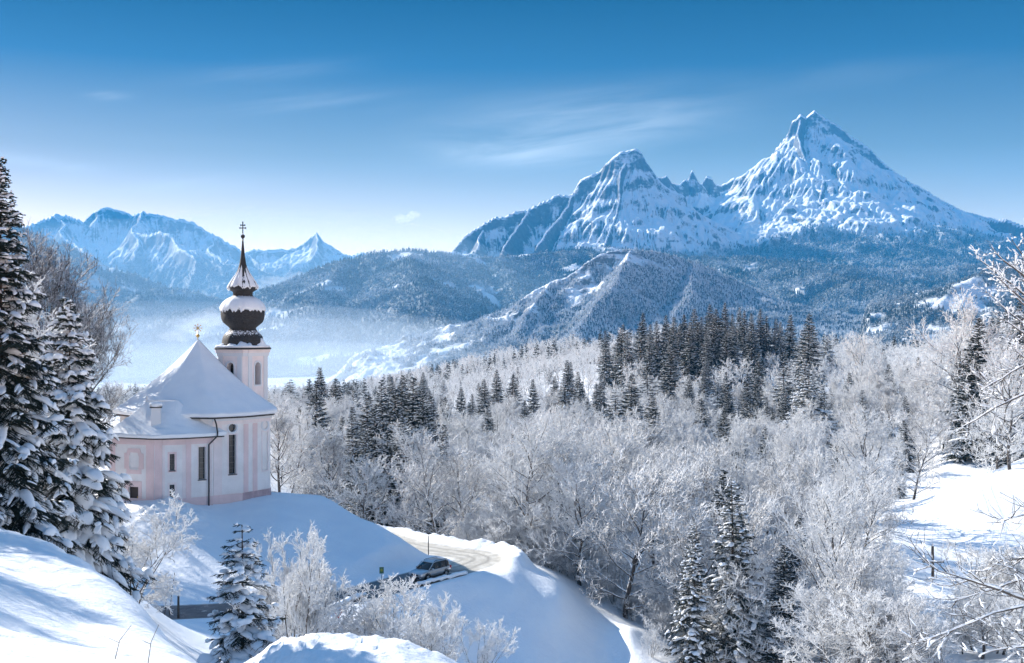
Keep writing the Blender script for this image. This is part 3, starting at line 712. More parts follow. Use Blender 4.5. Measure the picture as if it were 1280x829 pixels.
def snowload_mat():
    t = NT('roof_snow'); p = t.coord()
    n = t.noise(p, 0.7, 5, 0.55); n2 = t.noise(p, 7, 3, 0.6)
    t.color(t.mix(t.ramp(n, 0.3, 0.7), (0.83, 0.85, 0.88), (0.885, 0.895, 0.91))); t.rough(0.75); t.spec(0.25)
    t.bump(t.math('ADD', n, t.math('MULTIPLY', n2, 0.08)), 0.10, 0.5); return t.m
M_RSNOW = snowload_mat()

def bm_obj(name, bm, mat, parent=None, smooth=False):
    bmesh.ops.recalc_face_normals(bm, faces=bm.faces)
    me = bpy.data.meshes.new(name); bm.to_mesh(me); bm.free()
    for m in (mat if isinstance(mat, (list, tuple)) else [mat]): me.materials.append(m)
    if smooth:
        for p in me.polygons: p.use_smooth = True
    return link(name, me, parent)
def bm_box(bm, c, half, ax=(1, 0), mi=0):
    """Box centred at c; half = half sizes along the horizontal axis ax, its normal, and up."""
    a = Vector((ax[0], ax[1], 0)).normalized(); n = Vector((-a.y, a.x, 0)); u = Vector((0, 0, 1)); c = Vector(c)
    vs = [bm.verts.new(c + a * half[0] * i + n * half[1] * j + u * half[2] * k) for i in (-1, 1) for j in (-1, 1) for k in (-1, 1)]
    for f in ((0, 1, 3, 2), (4, 6, 7, 5), (0, 4, 5, 1), (2, 3, 7, 6), (0, 2, 6, 4), (1, 5, 7, 3)):
        bm.faces.new([vs[i] for i in f]).material_index = mi
def bm_prism(bm, poly, z0, z1):
    a = [bm.verts.new((p[0], p[1], z0)) for p in poly]; b = [bm.verts.new((p[0], p[1], z1)) for p in poly]; n = len(poly)
    bm.faces.new(a[::-1]); bm.faces.new(b)
    for i in range(n): bm.faces.new((a[i], a[(i + 1) % n], b[(i + 1) % n], b[i]))
def bm_tube(bm, pts, r, n=8):
    rings = []
    for i, p in enumerate(pts):
        p = Vector(p); d = (Vector(pts[min(i + 1, len(pts) - 1)]) - Vector(pts[max(i - 1, 0)])).normalized()
        a = d.orthogonal().normalized(); b = d.cross(a); rr = r[i] if isinstance(r, (list, tuple)) else r
        rings.append([bm.verts.new(p + (a * math.cos(6.28318 * k / n) + b * math.sin(6.28318 * k / n)) * rr) for k in range(n)])
    for i in range(len(rings) - 1):
        if i and False: pass
        for k in range(n): bm.faces.new((rings[i][k], rings[i][(k + 1) % n], rings[i + 1][(k + 1) % n], rings[i + 1][k]))
    bm.faces.new(rings[0][::-1]); bm.faces.new(rings[-1])
def lathe_bm(prof, n=48, c=(0, 0, 0), rot=0.0, fn=None):
    bm = bmesh.new(); rings = []
    for z, r in prof:
        ring = []
        for k in range(n):
            th = rot + 6.283185 * k / n; rr = r * (fn(th, z) if fn else 1)
            ring.append(bm.verts.new((c[0] + rr * math.cos(th), c[1] + rr * math.sin(th), c[2] + z)))
        rings.append(ring)
    for i in range(len(rings) - 1):
        for k in range(n): bm.faces.new((rings[i][k], rings[i][(k + 1) % n], rings[i + 1][(k + 1) % n], rings[i + 1][k]))
    bm.faces.new(rings[0][::-1]); bm.faces.new(rings[-1]); return bm
def arch_poly(w, h, arch=True, n=10):
    """Outline of an opening, width w and height h, its foot at 0: round headed if arch."""
    if not arch: return [(-w / 2, 0), (w / 2, 0), (w / 2, h), (-w / 2, h)]
    s = h - w / 2
    return [(-w / 2, 0), (w / 2, 0)] + [(w / 2 * math.cos(t), s + w / 2 * math.sin(t)) for t in [math.pi * i / n for i in range(n + 1)]]
def round_poly(r, n=24): return [(r * math.cos(6.283185 * i / n), r * math.sin(6.283185 * i / n)) for i in range(n)]
def extrude(bm, poly, o, ax, nrm, d0, d1, mi=0):
    """Extrude a 2-D outline standing in the wall plane at o from depth d0 to d1 along the outward normal."""
    f = lambda p, d: Vector(o) + ax * p[0] + Vector((0, 0, p[1])) + nrm * d
    a = [bm.verts.new(f(p, d0)) for p in poly]; b = [bm.verts.new(f(p, d1)) for p in poly]; n = len(poly)
    bm.faces.new(a[::-1]).material_index = mi; bm.faces.new(b).material_index = mi
    for i in range(n): bm.faces.new((a[i], a[(i + 1) % n], b[(i + 1) % n], b[i])).material_index = mi
def frame_bm(bm, inner, outer, o, ax, nrm, d0, d1):
    f = lambda p, d: Vector(o) + ax * p[0] + Vector((0, 0, p[1])) + nrm * d
    n = len(inner); L = [[bm.verts.new(f(p, d)) for p in P] for P, d in ((inner, d0), (inner, d1), (outer, d1), (outer, d0))]
    for q in range(4):
        A, B = L[q], L[(q + 1) % 4]
        for i in range(n): bm.faces.new((A[i], A[(i + 1) % n], B[(i + 1) % n], B[i]))
def grow(poly, d):
    cx = sum(p[0] for p in poly) / len(poly); cy = (min(p[1] for p in poly) + max(p[1] for p in poly)) / 2
    w = max(p[0] for p in poly) - cx; h = (max(p[1] for p in poly) - min(p[1] for p in poly)) / 2
    return [(cx + (p[0] - cx) * (w + d) / w, cy + (p[1] - cy) * (h + d) / h) for p in poly]
def carve(o, cutters):
    bm = bmesh.new()
    for poly, org, ax, nrm, depth in cutters: extrude(bm, poly, org, ax, nrm, -depth, 0.3)
    bmesh.ops.recalc_face_normals(bm, faces=bm.faces)
    me = bpy.data.meshes.new('cut'); bm.to_mesh(me); bm.free()
    c = bpy.data.objects.new('cut', me); COL.objects.link(c)
    md = o.modifiers.new('cut', 'BOOLEAN'); md.operation = 'DIFFERENCE'; md.object = c; md.solver = 'EXACT'
    dg = bpy.context.evaluated_depsgraph_get()
    new = bpy.data.meshes.new_from_object(o.evaluated_get(dg)); o.modifiers.clear(); o.data = new
    bpy.data.objects.remove(c)
GF = -18.7   # floor level of the church
P2 = lambda px, Y: Vector(((px - CX) / FPX * Y, Y, 0))
church = thing('church', 'pink and white church with snowy tent roof and onion tower on the knoll', 'church', (-36, 134, GF))
church_off = Vector((-36, 134, GF))
def ch(o):
    """Parts are modelled in world space: keep them there under the church's base point."""
    o.location = -church_off; return o
# --- plans
NAVE = [P2(266, 129.5), P2(303, 131.6), P2(338, 135.6), Vector((-28.9, 142.0, 0)), Vector((-31.5, 147, 0)), Vector((-40, 147, 0)), Vector((-44.3, 142, 0)), P2(150, 135.5), P2(183, 130.5)]
ANNEX = [P2(137, 128.6), P2(193, 126.6), P2(203, 126.6), P2(232, 127.5), P2(266, 129.2), Vector((-33.0, 133, 0)), Vector((-42.0, 134, 0))]
NZ1 = -9.25; AZ1 = -11.25
def walls(name, plan, z1, openings, mat):
    bm = bmesh.new(); bm_prism(bm, [(p.x, p.y) for p in plan], GF - 2.5, z1)
    o = bm_obj(name, bm, mat, church); ch(o)
    cuts = []
    for i, t, zf, poly, depth, kind in openings:
        a, b = plan[i], plan[(i + 1) % len(plan)]; ax = (b - a).normalized(); nrm = Vector((ax.y, -ax.x, 0))
        org = a.lerp(b, t) + Vector((0, 0, zf)); cuts.append((poly, org + church_off * 0, ax, nrm, depth))
    # the wall mesh is in world coordinates; carve before it is shifted
    o.location = (0, 0, 0); o.parent = None; carve(o, cuts); o.parent = church; o.location = -church_off
    for (poly, org, ax, nrm, depth), (_, _, _, _, _, kind) in zip(cuts, openings):
        if kind == 'niche': continue
        bm = bmesh.new()
        if kind == 'door':
            extrude(bm, grow(poly, -0.01), org, ax, nrm, -depth - 0.05, -depth + 0.06); d = ch(bm_obj('door', bm, M_DOOR, church))
            bm = bmesh.new(); w = max(p[0] for p in poly); extrude(bm, [(w * 0.6 - 0.05, 1.0), (w * 0.6 + 0.05, 1.0), (w * 0.6 + 0.05, 1.25), (w * 0.6 - 0.05, 1.25)], org, ax, nrm, -depth + 0.05, -depth + 0.10)
            h = bm_obj('handle', bm, M_GOLD, d); continue
        if kind == 'blind':
            continue
        extrude(bm, grow(poly, -0.01), org, ax, nrm, -depth - 0.05, -depth + 0.04)
        wd = ch(bm_obj('window', bm, M_GLASS, church))
        bm = bmesh.new(); h = max(p[1] for p in poly); h0 = min(p[1] for p in poly); w = max(p[0] for p in poly)
        nb = max(1, int((h - h0) / 0.55))
        for k in range(1, nb): zz = h0 + (h - h0) * k / nb; extrude(bm, [(-w * 0.93, zz - 0.02), (w * 0.93, zz - 0.02), (w * 0.93, zz + 0.02), (-w * 0.93, zz + 0.02)], org, ax, nrm, -depth + 0.045, -depth + 0.075)
        for q in ((-0.33, 0.33) if w > 0.35 else (0,)): extrude(bm, [(q * w - 0.02, h0 + 0.05), (q * w + 0.02, h0 + 0.05), (q * w + 0.02, h - 0.2), (q * w - 0.02, h - 0.2)], org, ax, nrm, -depth + 0.045, -depth + 0.08)
        bm_obj('frame', bm, M_FRAME, wd)
        if kind == 'sill':
            bm = bmesh.new(); extrude(bm, [(-w - 0.08, h0 - 0.10), (w + 0.08, h0 - 0.10), (w + 0.08, h0 - 0.005), (-w - 0.08, h0 - 0.005)], org, ax, nrm, 0.003, 0.10); bm_obj('sill', bm, M_DARK, wd)
    return o, cuts
def trim(name, poly_outer, poly_inner, cut, d, mat):
    bm = bmesh.new(); frame_bm(bm, poly_inner, poly_outer, cut[1], cut[2], cut[3], -0.02, d); return ch(bm_obj(name, bm, mat, church))
big = arch_poly(0.88, 4.3, False); ocu = round_poly(0.46); small = arch_poly(0.52, 1.75, False); mid_ = arch_poly(0.80, 3.5, False)
nave_o, ncut = walls('nave_wall', NAVE, NZ1, [(0, 0.66, GF + 3.15, big, 0.45, 'sill'), (0, 0.66, GF + 8.2, ocu, 0.40, 'round'), (1, 0.80, GF + 3.15, big, 0.12, 'blind'), (1, 0.80, GF + 8.2, ocu, 0.14, 'blind'), (2, 0.5, GF + 3.15, big, 0.45, 'sill')], M_WALL)
annex_o, acut = walls('annex_wall', ANNEX, AZ1, [(0, 0.55, GF + 4.15, arch_poly(1.15, 1.55, False), 0.10, 'blind'), (0, 0.54, GF - 0.1, arch_poly(1.25, 2.3, False), 0.28, 'door'), (2, 0.42, GF + 4.0, small, 0.40, 'sill'), (2, 0.42, GF + 0.75, small, 0.40, 'sill'), (3, 0.60, GF + 2.85, mid_, 0.40, 'sill')], M_WALL)
trim('window_surround', grow(big, 0.16), grow(big, 0.0), ncut[0], 0.05, M_WALLP); trim('oculus_surround', grow(ocu, 0.20), grow(ocu, 0.0), ncut[1], 0.06, M_REVEAL)
trim('window_surround', grow(big, 0.16), grow(big, 0.0), ncut[2], 0.05, M_WALLP); trim('oculus_surround', grow(ocu, 0.20), grow(ocu, 0.0), ncut[3], 0.06, M_REVEAL)
def cart(w, h, e=0.28):
    """Outline of the stepped baroque surround."""
    return [(-w, -h), (w, -h), (w, -h * 0.62), (w + e, -h * 0.62), (w + e, h * 0.62), (w, h * 0.62), (w * 0.8, h), (-w * 0.8, h), (-w, h * 0.62), (-w - e, h * 0.62), (-w - e, -h * 0.62), (-w, -h * 0.62)]
def cart_trim(cut, w, h, cz, mat, bandw):
    o2 = cart(w, h); i2 = [(max(-w + bandw, min(w - bandw, p[0] * 0.62)), max(-h + bandw, min(h - bandw, p[1] * 0.68))) for p in o2]
    sh = lambda P: [(p[0], p[1] + cz) for p in P]
    bm = bmesh.new(); frame_bm(bm, sh(i2), sh(o2), cut[1], cut[2], cut[3], -0.02, 0.045); return ch(bm_obj('window_surround', bm, mat, church))
cart_trim(acut[0], 0.95, 1.35, 0.78, M_PINK, 0.30)
for c in (acut[2], acut[3]): trim('window_surround', grow(small, 0.20), grow(small, 0.0), c, 0.045, M_PINK if c is acut[2] else M_WALLP)
trim('window_surround', grow(mid_, 0.12), grow(mid_, 0.0), acut[4], 0.04, M_WALLP)
bm = bmesh.new(); frame_bm(bm, arch_poly(1.25, 2.3, False), [(-1.05, -0.0), (1.05, -0.0), (1.05, 2.9), (-1.05, 2.9)], acut[1][1], acut[1][2], acut[1][3], -0.02, 0.05); ch(bm_obj('door_surround', bm, M_PINK, church))
def band(name, plan, i, t0, t1, z0, z1, d, mat):
    a, b = plan[i], plan[(i + 1) % len(plan)]; ax = (b - a).normalized(); nrm = Vector((ax.y, -ax.x, 0))
    p, q = a.lerp(b, t0), a.lerp(b, t1); bm = bmesh.new(); L = (q - p).length
    extrude(bm, [(0, z0), (L, z0), (L, z1), (0, z1)], p, ax, nrm, -0.05, d); return ch(bm_obj(name, bm, mat, church))
ZN0, ZA0 = GF + 1.0, GF + 1.0
for i, t0, t1 in ((0, 0.02, 0.30), (1, 0.04, 0.20), (1, 0.36, 0.52)): band('pilaster', NAVE, i, t0, t1, ZN0, NZ1 - 0.9, 0.045, M_WALLP if i == 0 else M_PINK)
for i, t0, t1 in ((0, 0.005, 0.13), (0, 0.82, 0.995), (1, 0.05, 0.98), (2, 0.005, 0.10), (2, 0.86, 1.0), (3, 0.01, 0.20), (3, 0.86, 0.97)): band('pilaster', ANNEX, i, t0, t1, ZA0, AZ1 - 0.75, 0.045, M_PINK if i in (0, 1, 3) and t0 < 0.5 or i == 0 else M_WALLP)
for i in range(3): band('plinth', NAVE, i, -0.01, 1.01, GF - 2, ZN0, 0.075, M_PLINTH if i else M_PINK)
for i in range(4): band('plinth', ANNEX, i, -0.005, 1.005, GF - 2, ZA0, 0.075 if i != 1 else 0.078, M_PINK)
for i in range(3):
    band('cornice', NAVE, i, -0.012, 1.012, NZ1 - 0.85, NZ1 - 0.45, 0.07, M_WALLP); band('cornice', NAVE, i, -0.02, 1.02, NZ1 - 0.45, NZ1 - 0.02, 0.16, M_REVEAL)
for i in range(4): band('cornice', ANNEX, i, -0.008, 1.008, AZ1 - 0.75, AZ1 - 0.02, 0.10 if i != 1 else 0.104, M_PINK)
# --- roofs: board edge, then the snow lying on it
def offset_poly(plan, d):
    out = []; n = len(plan); cx = sum((p for p in plan), Vector()) / n
    for i in range(n):
        a, b, c = plan[i - 1], plan[i], plan[(i + 1) % n]
        e1 = (b - a).normalized(); e2 = (c - b).normalized(); n1 = Vector((e1.y, -e1.x, 0)); n2 = Vector((e2.y, -e2.x, 0))
        m = (n1 + n2); m = m / max(0.5, m.length_squared) * 2
        out.append(b + m * d * (1 if (b - cx).dot(m) > 0 else -1))
    return out
def resample(poly, n, rnd):
    """Closed outline with n points, corners rounded by averaging."""
    P = poly + [poly[0]]; L = [0]
    for a, b in zip(P, P[1:]): L.append(L[-1] + (b - a).length)
    pts = []
    for k in range(n):
        s = L[-1] * k / n; i = max(j for j in range(len(L) - 1) if L[j] <= s); pts.append(P[i].lerp(P[i + 1], (s - L[i]) / max(1e-6, L[i + 1] - L[i])))
    for _ in range(rnd): pts = [pts[i - 1] * 0.25 + pts[i] * 0.5 + pts[(i + 1) % n] * 0.25 for i in range(n)]
    return pts
def roof_snow(name, eave, z0, ridge0, ridge1, zr, flare, thick, parent, rnd, rings=26, amp=0.05):
    n = 160; E = resample(eave, n, rnd); bm = bmesh.new(); R_ = []
    def foot(p):
        d = ridge1 - ridge0; t = max(0, min(1, (p - ridge0).dot(d) / max(1e-6, d.length_squared))); return ridge0 + d * t
    rows = [(-0.0, -0.02, 0.0), (-0.02, 0.10, 0.0), (-0.03, 0.26, 0.0), (-0.022, 0.42, 0.0), (0.0, thick, 0)]
    T = [i / rings for i in range(1, rings + 1)]
    def pt(p, t, zz):
        f = foot(p); q = p.lerp(f, t); return Vector((q.x, q.y, zz))
    for t, dz, _ in rows: R_.append([bm.verts.new(pt(p, t, z0 + dz + (0.09 * float(noise2(np.array([p.x * 0.8]), np.array([p.y * 0.8]))[0]) if dz > 0 else 0))) for p in E])
    for t in T:
        h = (1 - flare) * t + flare * t ** 2.2
        row = []
        for p in E:
            z = z0 + thick + (zr - z0 - thick) * h
            z += 0.05 * float(ridged(np.array([p.x * 0.22 + 3]), np.array([p.y * 0.22 + t * 2.2]), 3)[0]) * min(1, 5 * t) * (1 - t); z += amp * float(fbm(np.array([p.x * 0.5 + 7 * t]), np.array([p.y * 0.5 - 5 * t]), 3)[0]) * (1 - t) * min(1, 6 * t)
            row.append(bm.verts.new(pt(p, t * 0.995, z)))
        R_.append(row)
    for i in range(len(R_) - 1):
        for k in range(n): bm.faces.new((R_[i][k], R_[i][(k + 1) % n], R_[i + 1][(k + 1) % n], R_[i + 1][k]))
    bmesh.ops.remove_doubles(bm, verts=R_[-1], dist=0.02)
    bm.faces.new(R_[0][::-1])
    o = bm_obj(name, bm, M_RSNOW, parent, True); return o
def eave_board(name, eave, z0, h):
    bm = bmesh.new(); bm_prism(bm, [(p.x, p.y) for p in resample(eave, 120, 1)], z0 - h, z0 + 0.0); return ch(bm_obj(name, bm, M_DARK, church))
NE = offset_poly(NAVE, 0.62); AE = offset_poly(ANNEX[:5], 0.62)
AE = AE[:5] + [Vector((-32.0, 134.0, 0)), Vector((-42.6, 134.6, 0))]
NE2 = offset_poly(NAVE, 0.50); AE2 = [a.lerp(Vector((-37.5, 130.5, 0)), 0.02) for a in AE]
roof = eave_board('roof', NE2, NZ1 + 0.02, 0.20); roof_snow('snow_cover', NE, NZ1 + 0.03, Vector((-35.9, 137.2, 0)), Vector((-36.3, 139.2, 0)), -0.95, 0.22, 0.52, roof, 2, amp=0.10)
aroof = eave_board('annex_roof', AE2, AZ1 + 0.02, 0.16); roof_snow('snow_cover', AE, AZ1 + 0.03, W(185, 414.5, 129.9), W(222, 414.5, 130.3), -7.45, 0.34, 0.42, aroof, 2, amp=0.08)
# ridge roll, chimney, finials, drain pipe
bm = bmesh.new(); bm_tube(bm, [W(182, 501.5, 129.8), W(200, 500.6, 130.0), W(220, 501.0, 130.3)], [0.10, 0.14, 0.10], 8); s_ = ch(bm_obj('ridge_roll', bm, M_RSNOW, church, True))
bm = bmesh.new(); c = W(195, 519, 127.9); bm_box(bm, (c.x, c.y, c.z - 0.3), (0.50, 0.50, 1.10), (1, 0.25)); chim = ch(bm_obj('chimney', bm, M_REVEAL, church))
bm = bmesh.new(); bm_box(bm, (c.x, c.y, c.z + 0.85), (0.62, 0.62, 0.06), (1, 0.25)); bm_obj('cap', bm, M_DARK, chim)
bm = lathe_bm([(0, 0.66), (0.25, 0.72), (0.42, 0.62), (0.52, 0.25)], 16, (c.x, c.y, c.z + 0.91)); bm_obj('snow_cap', bm, M_RSNOW, chim, True)
def finial(base, s, kind):
    c = Vector(base); z = c.z
    bm = lathe_bm([(0, 0.05 * s), (0.25 * s, 0.05 * s), (0.28 * s, 0.11 * s), (0.36 * s, 0.19 * s), (0.46 * s, 0.21 * s), (0.56 * s, 0.17 * s), (0.64 * s, 0.06 * s), (0.95 * s, 0.04 * s)], 16, c)
    f = ch(bm_obj('finial', bm, M_GOLD, church, True))
    bm = bmesh.new()
    if kind == 'star':
        for k in range(8):
            t = k * math.pi / 4; e = c + Vector((math.cos(t) * 0.42 * s, 0, 1.28 * s + math.sin(t) * 0.42 * s)); bm_tube(bm, [c + Vector((0, 0.004 * k, 1.28 * s)), e + Vector((0, 0.004 * k, 0))], [0.05 * s, 0.025 * s], 6)
            bm_box(bm, e + Vector((0, 0.03, 0)), (0.06 * s, 0.03 * s, 0.06 * s))
    bm_obj('star', bm, M_GOLD, f)
finial(Vector((-35.95, 137.3, -0.95)), 1.05, 'star')
fa = W(183.5, 500.5, 129.85)
bm = lathe_bm([(0, 0.06), (0.25, 0.10), (0.38, 0.14), (0.5, 0.06)], 10, fa); ch(bm_obj('finial', bm, M_REVEAL, church, True))
dp = ANNEX[4] + Vector((0.05, -0.35, 0)); dz = GF
gut = [NE[0] + Vector((0.15, 0.1, NZ1 - 0.15)), NE[0] + Vector((0.30, 0.25, NZ1 - 0.7)), Vector((dp.x + 0.55, dp.y, NZ1 - 1.6)), Vector((dp.x + 0.55, dp.y, AZ1 + 0.05)), Vector((dp.x - 0.35, dp.y - 0.12, AZ1 - 0.9)), Vector((dp.x - 0.35, dp.y - 0.12, GF + 0.1)), Vector((dp.x - 0.35, dp.y - 0.12, GF - 0.6))]
bm = bmesh.new(); bm_tube(bm, gut, 0.085, 8); ch(bm_obj('drain_pipe', bm, M_DARK, church, True))
# --- tower
TC = Vector((-31.45, 140.2, 0)); TA = R(-27)   # the wider face looks towards the camera and a little left
tx = Vector((math.cos(TA), math.sin(TA), 0)); ty = Vector((-math.sin(TA), math.cos(TA), 0))
def tp(a, b): return TC + tx * a + ty * b
h_ = 2.18; cfr = 0.38
TPL = [tp(-h_ + cfr, -h_), tp(h_ - cfr, -h_), tp(h_, -h_ + cfr), tp(h_, h_ - cfr), tp(h_ - cfr, h_), tp(-h_ + cfr, h_), tp(-h_, h_ - cfr), tp(-h_, -h_ + cfr)]
TZ1 = -1.95
bell = arch_poly(1.0, 2.6, True)
tower_o, tcut = walls('tower_wall', TPL, TZ1, [(0, 0.5, TZ1 - 4.2, bell, 0.7, 'sound'), (2, 0.5, TZ1 - 4.2, bell, 0.7, 'sound')], M_WALLP)
for c in tcut: trim('window_surround', grow(bell, 0.20), grow(bell, 0.0), c, 0.06, M_REVEAL)
for i, t0, t1 in ((0, 0.02, 0.20), (0, 0.80, 0.98), (2, 0.02, 0.20), (2, 0.80, 0.98)): band('pilaster', TPL, i, t0, t1, -12, TZ1 - 0.9, 0.10, M_REVEAL)
for i in range(8): band('cornice', TPL, i, -0.02, 1.02, TZ1 - 0.9, TZ1 - 0.5, 0.16 + 0.002 * (i % 2), M_REVEAL); band('cornice', TPL, i, -0.04, 1.04, TZ1 - 0.5, TZ1 - 0.05, 0.30 + 0.002 * (i % 2), M_WALLP)
def oct_fn(th, z):
    """Slightly eight-sided outline with its corners rounded."""
    t = (th - TA) % (math.pi / 4) - math.pi / 8; return 1 + 0.035 * (math.cos(math.pi / 8) / math.cos(t) - 0.96) / 0.08 - 0.02
def sq_fn(th, z):
    t = (th - TA + math.pi / 4) % (math.pi / 2) - math.pi / 4; k = 1 / max(abs(math.cos(t)), abs(math.sin(t)))
    w = max(0, min(1, (1.2 - z) / 1.0)); return 1 + (min(k, 1.22) - 1) * w * 0.75
q = 0.0277 * 0.97; top0 = 608
def zz(v): return (top0 - v) * q
bm = lathe_bm([(-0.12, 2.78), (0.0, 2.81), (0.06, 2.78), (0.1, 2.6)], 64, (TC.x, TC.y, TZ1), fn=lambda t, z: sq_fn(t, 0)); ch(bm_obj('tower_eave', bm, M_DARK, church))
DOME = [(zz(606), 100 * q), (zz(590), 97 * q), (zz(575), 95 * q), (zz(558), 91 * q), (zz(545), 79 * q), (zz(535), 68 * q), (zz(525), 60 * q), (zz(519), 64 * q), (zz(510), 76 * q), (zz(498), 91 * q), (zz(485), 98 * q), (zz(470), 101.5 * q), (zz(452), 102 * q), (zz(438), 100 * q), (zz(420), 94 * q), (zz(405), 84 * q), (zz(393), 66 * q), (zz(386), 50 * q), (zz(378), 45 * q), (zz(366), 46 * q), (zz(358), 60 * q), (zz(352), 71 * q), (zz(346), 72 * q), (zz(338), 66 * q), (zz(322), 58 * q), (zz(308), 46 * q), (zz(290), 34 * q), (zz(265), 22 * q), (zz(240), 15 * q), (zz(210), 10 * q), (zz(180), 7 * q), (zz(155), 4.5 * q), (zz(132), 2.6 * q)]
dome = ch(bm_obj('onion_dome', lathe_bm(DOME, 64, (0, 0, 0), fn=oct_fn), M_SHINGLE, church, True))
dome.scale = (0.93, 0.93, 1.0); dome.location = TC + Vector((0, 0, TZ1 + 0.05)) - church_off
def edge_snow(name, prof, low, amp, seed, freq=9, closed=True):
    """Snow lying on part of the dome, its lower edge ragged."""
    n = 96; bm = bmesh.new(); rings = []
    for j, (z, r) in enumerate(prof):
        ring = []
        for k in range(n):
            th = 6.283185 * k / n
            f = max(0, 1 - j / low)
            dz = f * amp * float(fbm(np.array([math.cos(th) * freq * 0.35 + seed]), np.array([math.sin(th) * freq * 0.35]), 3, 0.6)[0])
            rr = r * oct_fn(th, z); ring.append(bm.verts.new((rr * math.cos(th), rr * math.sin(th), z + dz)))
        rings.append(ring)
    for i in range(len(rings) - 1):
        for k in range(n): bm.faces.new((rings[i][k], rings[i][(k + 1) % n], rings[i + 1][(k + 1) % n], rings[i + 1][k]))
    bm.faces.new(rings[0][::-1]); bm.faces.new(rings[-1])
    return bm_obj(name, bm, M_RSNOW, dome, True)
edge_snow('snow_cover', [(zz(446), 101 * q), (zz(445), 106 * q), (zz(436), 107 * q), (zz(424), 102 * q), (zz(411), 93 * q), (zz(399), 79 * q), (zz(390), 63 * q), (zz(385), 50 * q), (zz(384), 40 * q)], 5, 0.42, 2.0, 18)
edge_snow('snow_cover', [(zz(347), 70 * q), (zz(346), 74 * q), (zz(338), 70 * q), (zz(324), 61 * q), (zz(308), 50 * q), (zz(292), 37 * q), (zz(276), 27 * q), (zz(262), 20 * q), (zz(256), 15 * q)], 99, 0.40, 5.0, 7)
bm = bmesh.new()
ring_prof = [(0.02, 2.86, 1), (0.17, 2.92, 1), (0.30, 2.78, 1), (0.50, 2.66, 0.85), (0.72, 2.58, 0.5), (0.82, 2.3, 0.4)]
rings = []
for j, (z, r, w) in enumerate(ring_prof):
    ring = []
    for k in range(96):
        th = 6.283185 * k / 96; e = float(fbm(np.array([math.cos(th) * 1.6 + 9]), np.array([math.sin(th) * 1.6]), 3)[0])
        f = sq_fn(th, 0) * w + (1 - w); u = max(0.0, 0.55 + 1.3 * e)
        ring.append(bm.verts.new((r * f * math.cos(th), r * f * math.sin(th), z * (1 if j < 3 else min(1.5, u)) + (0 if j < 3 else 0.36 * (1 - min(1.0, u)) * 0.5))))
    rings.append(ring)
for i in range(len(rings) - 1):
    for k in range(96): bm.faces.new((rings[i][k], rings[i][(k + 1) % 96], rings[i + 1][(k + 1) % 96], rings[i + 1][k]))
bm.faces.new(rings[0][::-1]); bm.faces.new(rings[-1]); bm_obj('snow_skirt', bm, M_RSNOW, dome, True)
zt = zz(132)
bm = lathe_bm([(zt - 0.1, 0.10), (zt, 0.10), (zt + 0.05, 0.2), (zt + 0.2, 0.27), (zt + 0.36, 0.24), (zt + 0.46, 0.1), (zt + 0.55, 0.06)], 20, (0, 0, 0)); b_ = bm_obj('ball', bm, M_SHINGLE, dome, True)
bm = bmesh.new(); bm_box(bm, (0, 0, zt + 1.15), (0.055, 0.05, 0.72)); bm_box(bm, (0, -0.003, zt + 1.20), (0.36, 0.045, 0.05)); bm_box(bm, (0, -0.003, zt + 1.53), (0.24, 0.045, 0.05))
for x_, z_ in ((-0.36, 1.20), (0.36, 1.20), (-0.24, 1.53), (0.24, 1.53), (0, 1.87)): bm_box(bm, (x_, -0.006, zt + z_), (0.07, 0.055, 0.085))
bm_obj('cross', bm, M_DARK, dome)
# ------------------------------------------------------------------ trees
def tubes(S, n, flat=1.0, phase=0.0):
    """Prisms along segments S (m, 8) = x0 y0 z0 x1 y1 z1 r0 r1; flat squashes them vertically."""
    S = np.asarray(S, float); m = len(S)
    if m == 0: return np.zeros((0, 3)), np.zeros((0, 4), int)
    a = S[:, 0:3]; b = S[:, 3:6]; d = b - a; L = np.linalg.norm(d, axis=1, keepdims=True) + 1e-9; d = d / L
    ref = np.where(np.abs(d[:, 2:3]) > 0.9, np.array([[1.0, 0, 0]]), np.array([[0, 0, 1.0]]))
    u = np.cross(d, ref); u /= np.linalg.norm(u, axis=1, keepdims=True); v = np.cross(u, d)
    th = phase + np.arange(n) * 2 * np.pi / n
    c = np.cos(th)[None, :, None]; s = np.sin(th)[None, :, None] * flat
    off = u[:, None] * c + v[:, None] * s
    V = np.concatenate([a[:, None] + off * S[:, 6][:, None, None], b[:, None] + off * S[:, 7][:, None, None]], 1)
    i = np.arange(m)[:, None] * 2 * n; k = np.arange(n)[None]; k2 = (k + 1) % n
    F = np.stack([i + k, i + k2, i + n + k2, i + n + k], -1).reshape(-1, 4)
    return V.reshape(-1, 3), F
def _ico():
    bm = bmesh.new(); bmesh.ops.create_icosphere(bm, subdivisions=2, radius=1.0)
    V = np.array([v.co[:] for v in bm.verts]); F = np.array([[v.index for v in f.verts] for f in bm.faces]); bm.free(); return V, F
_ICV, _ICF = _ico()
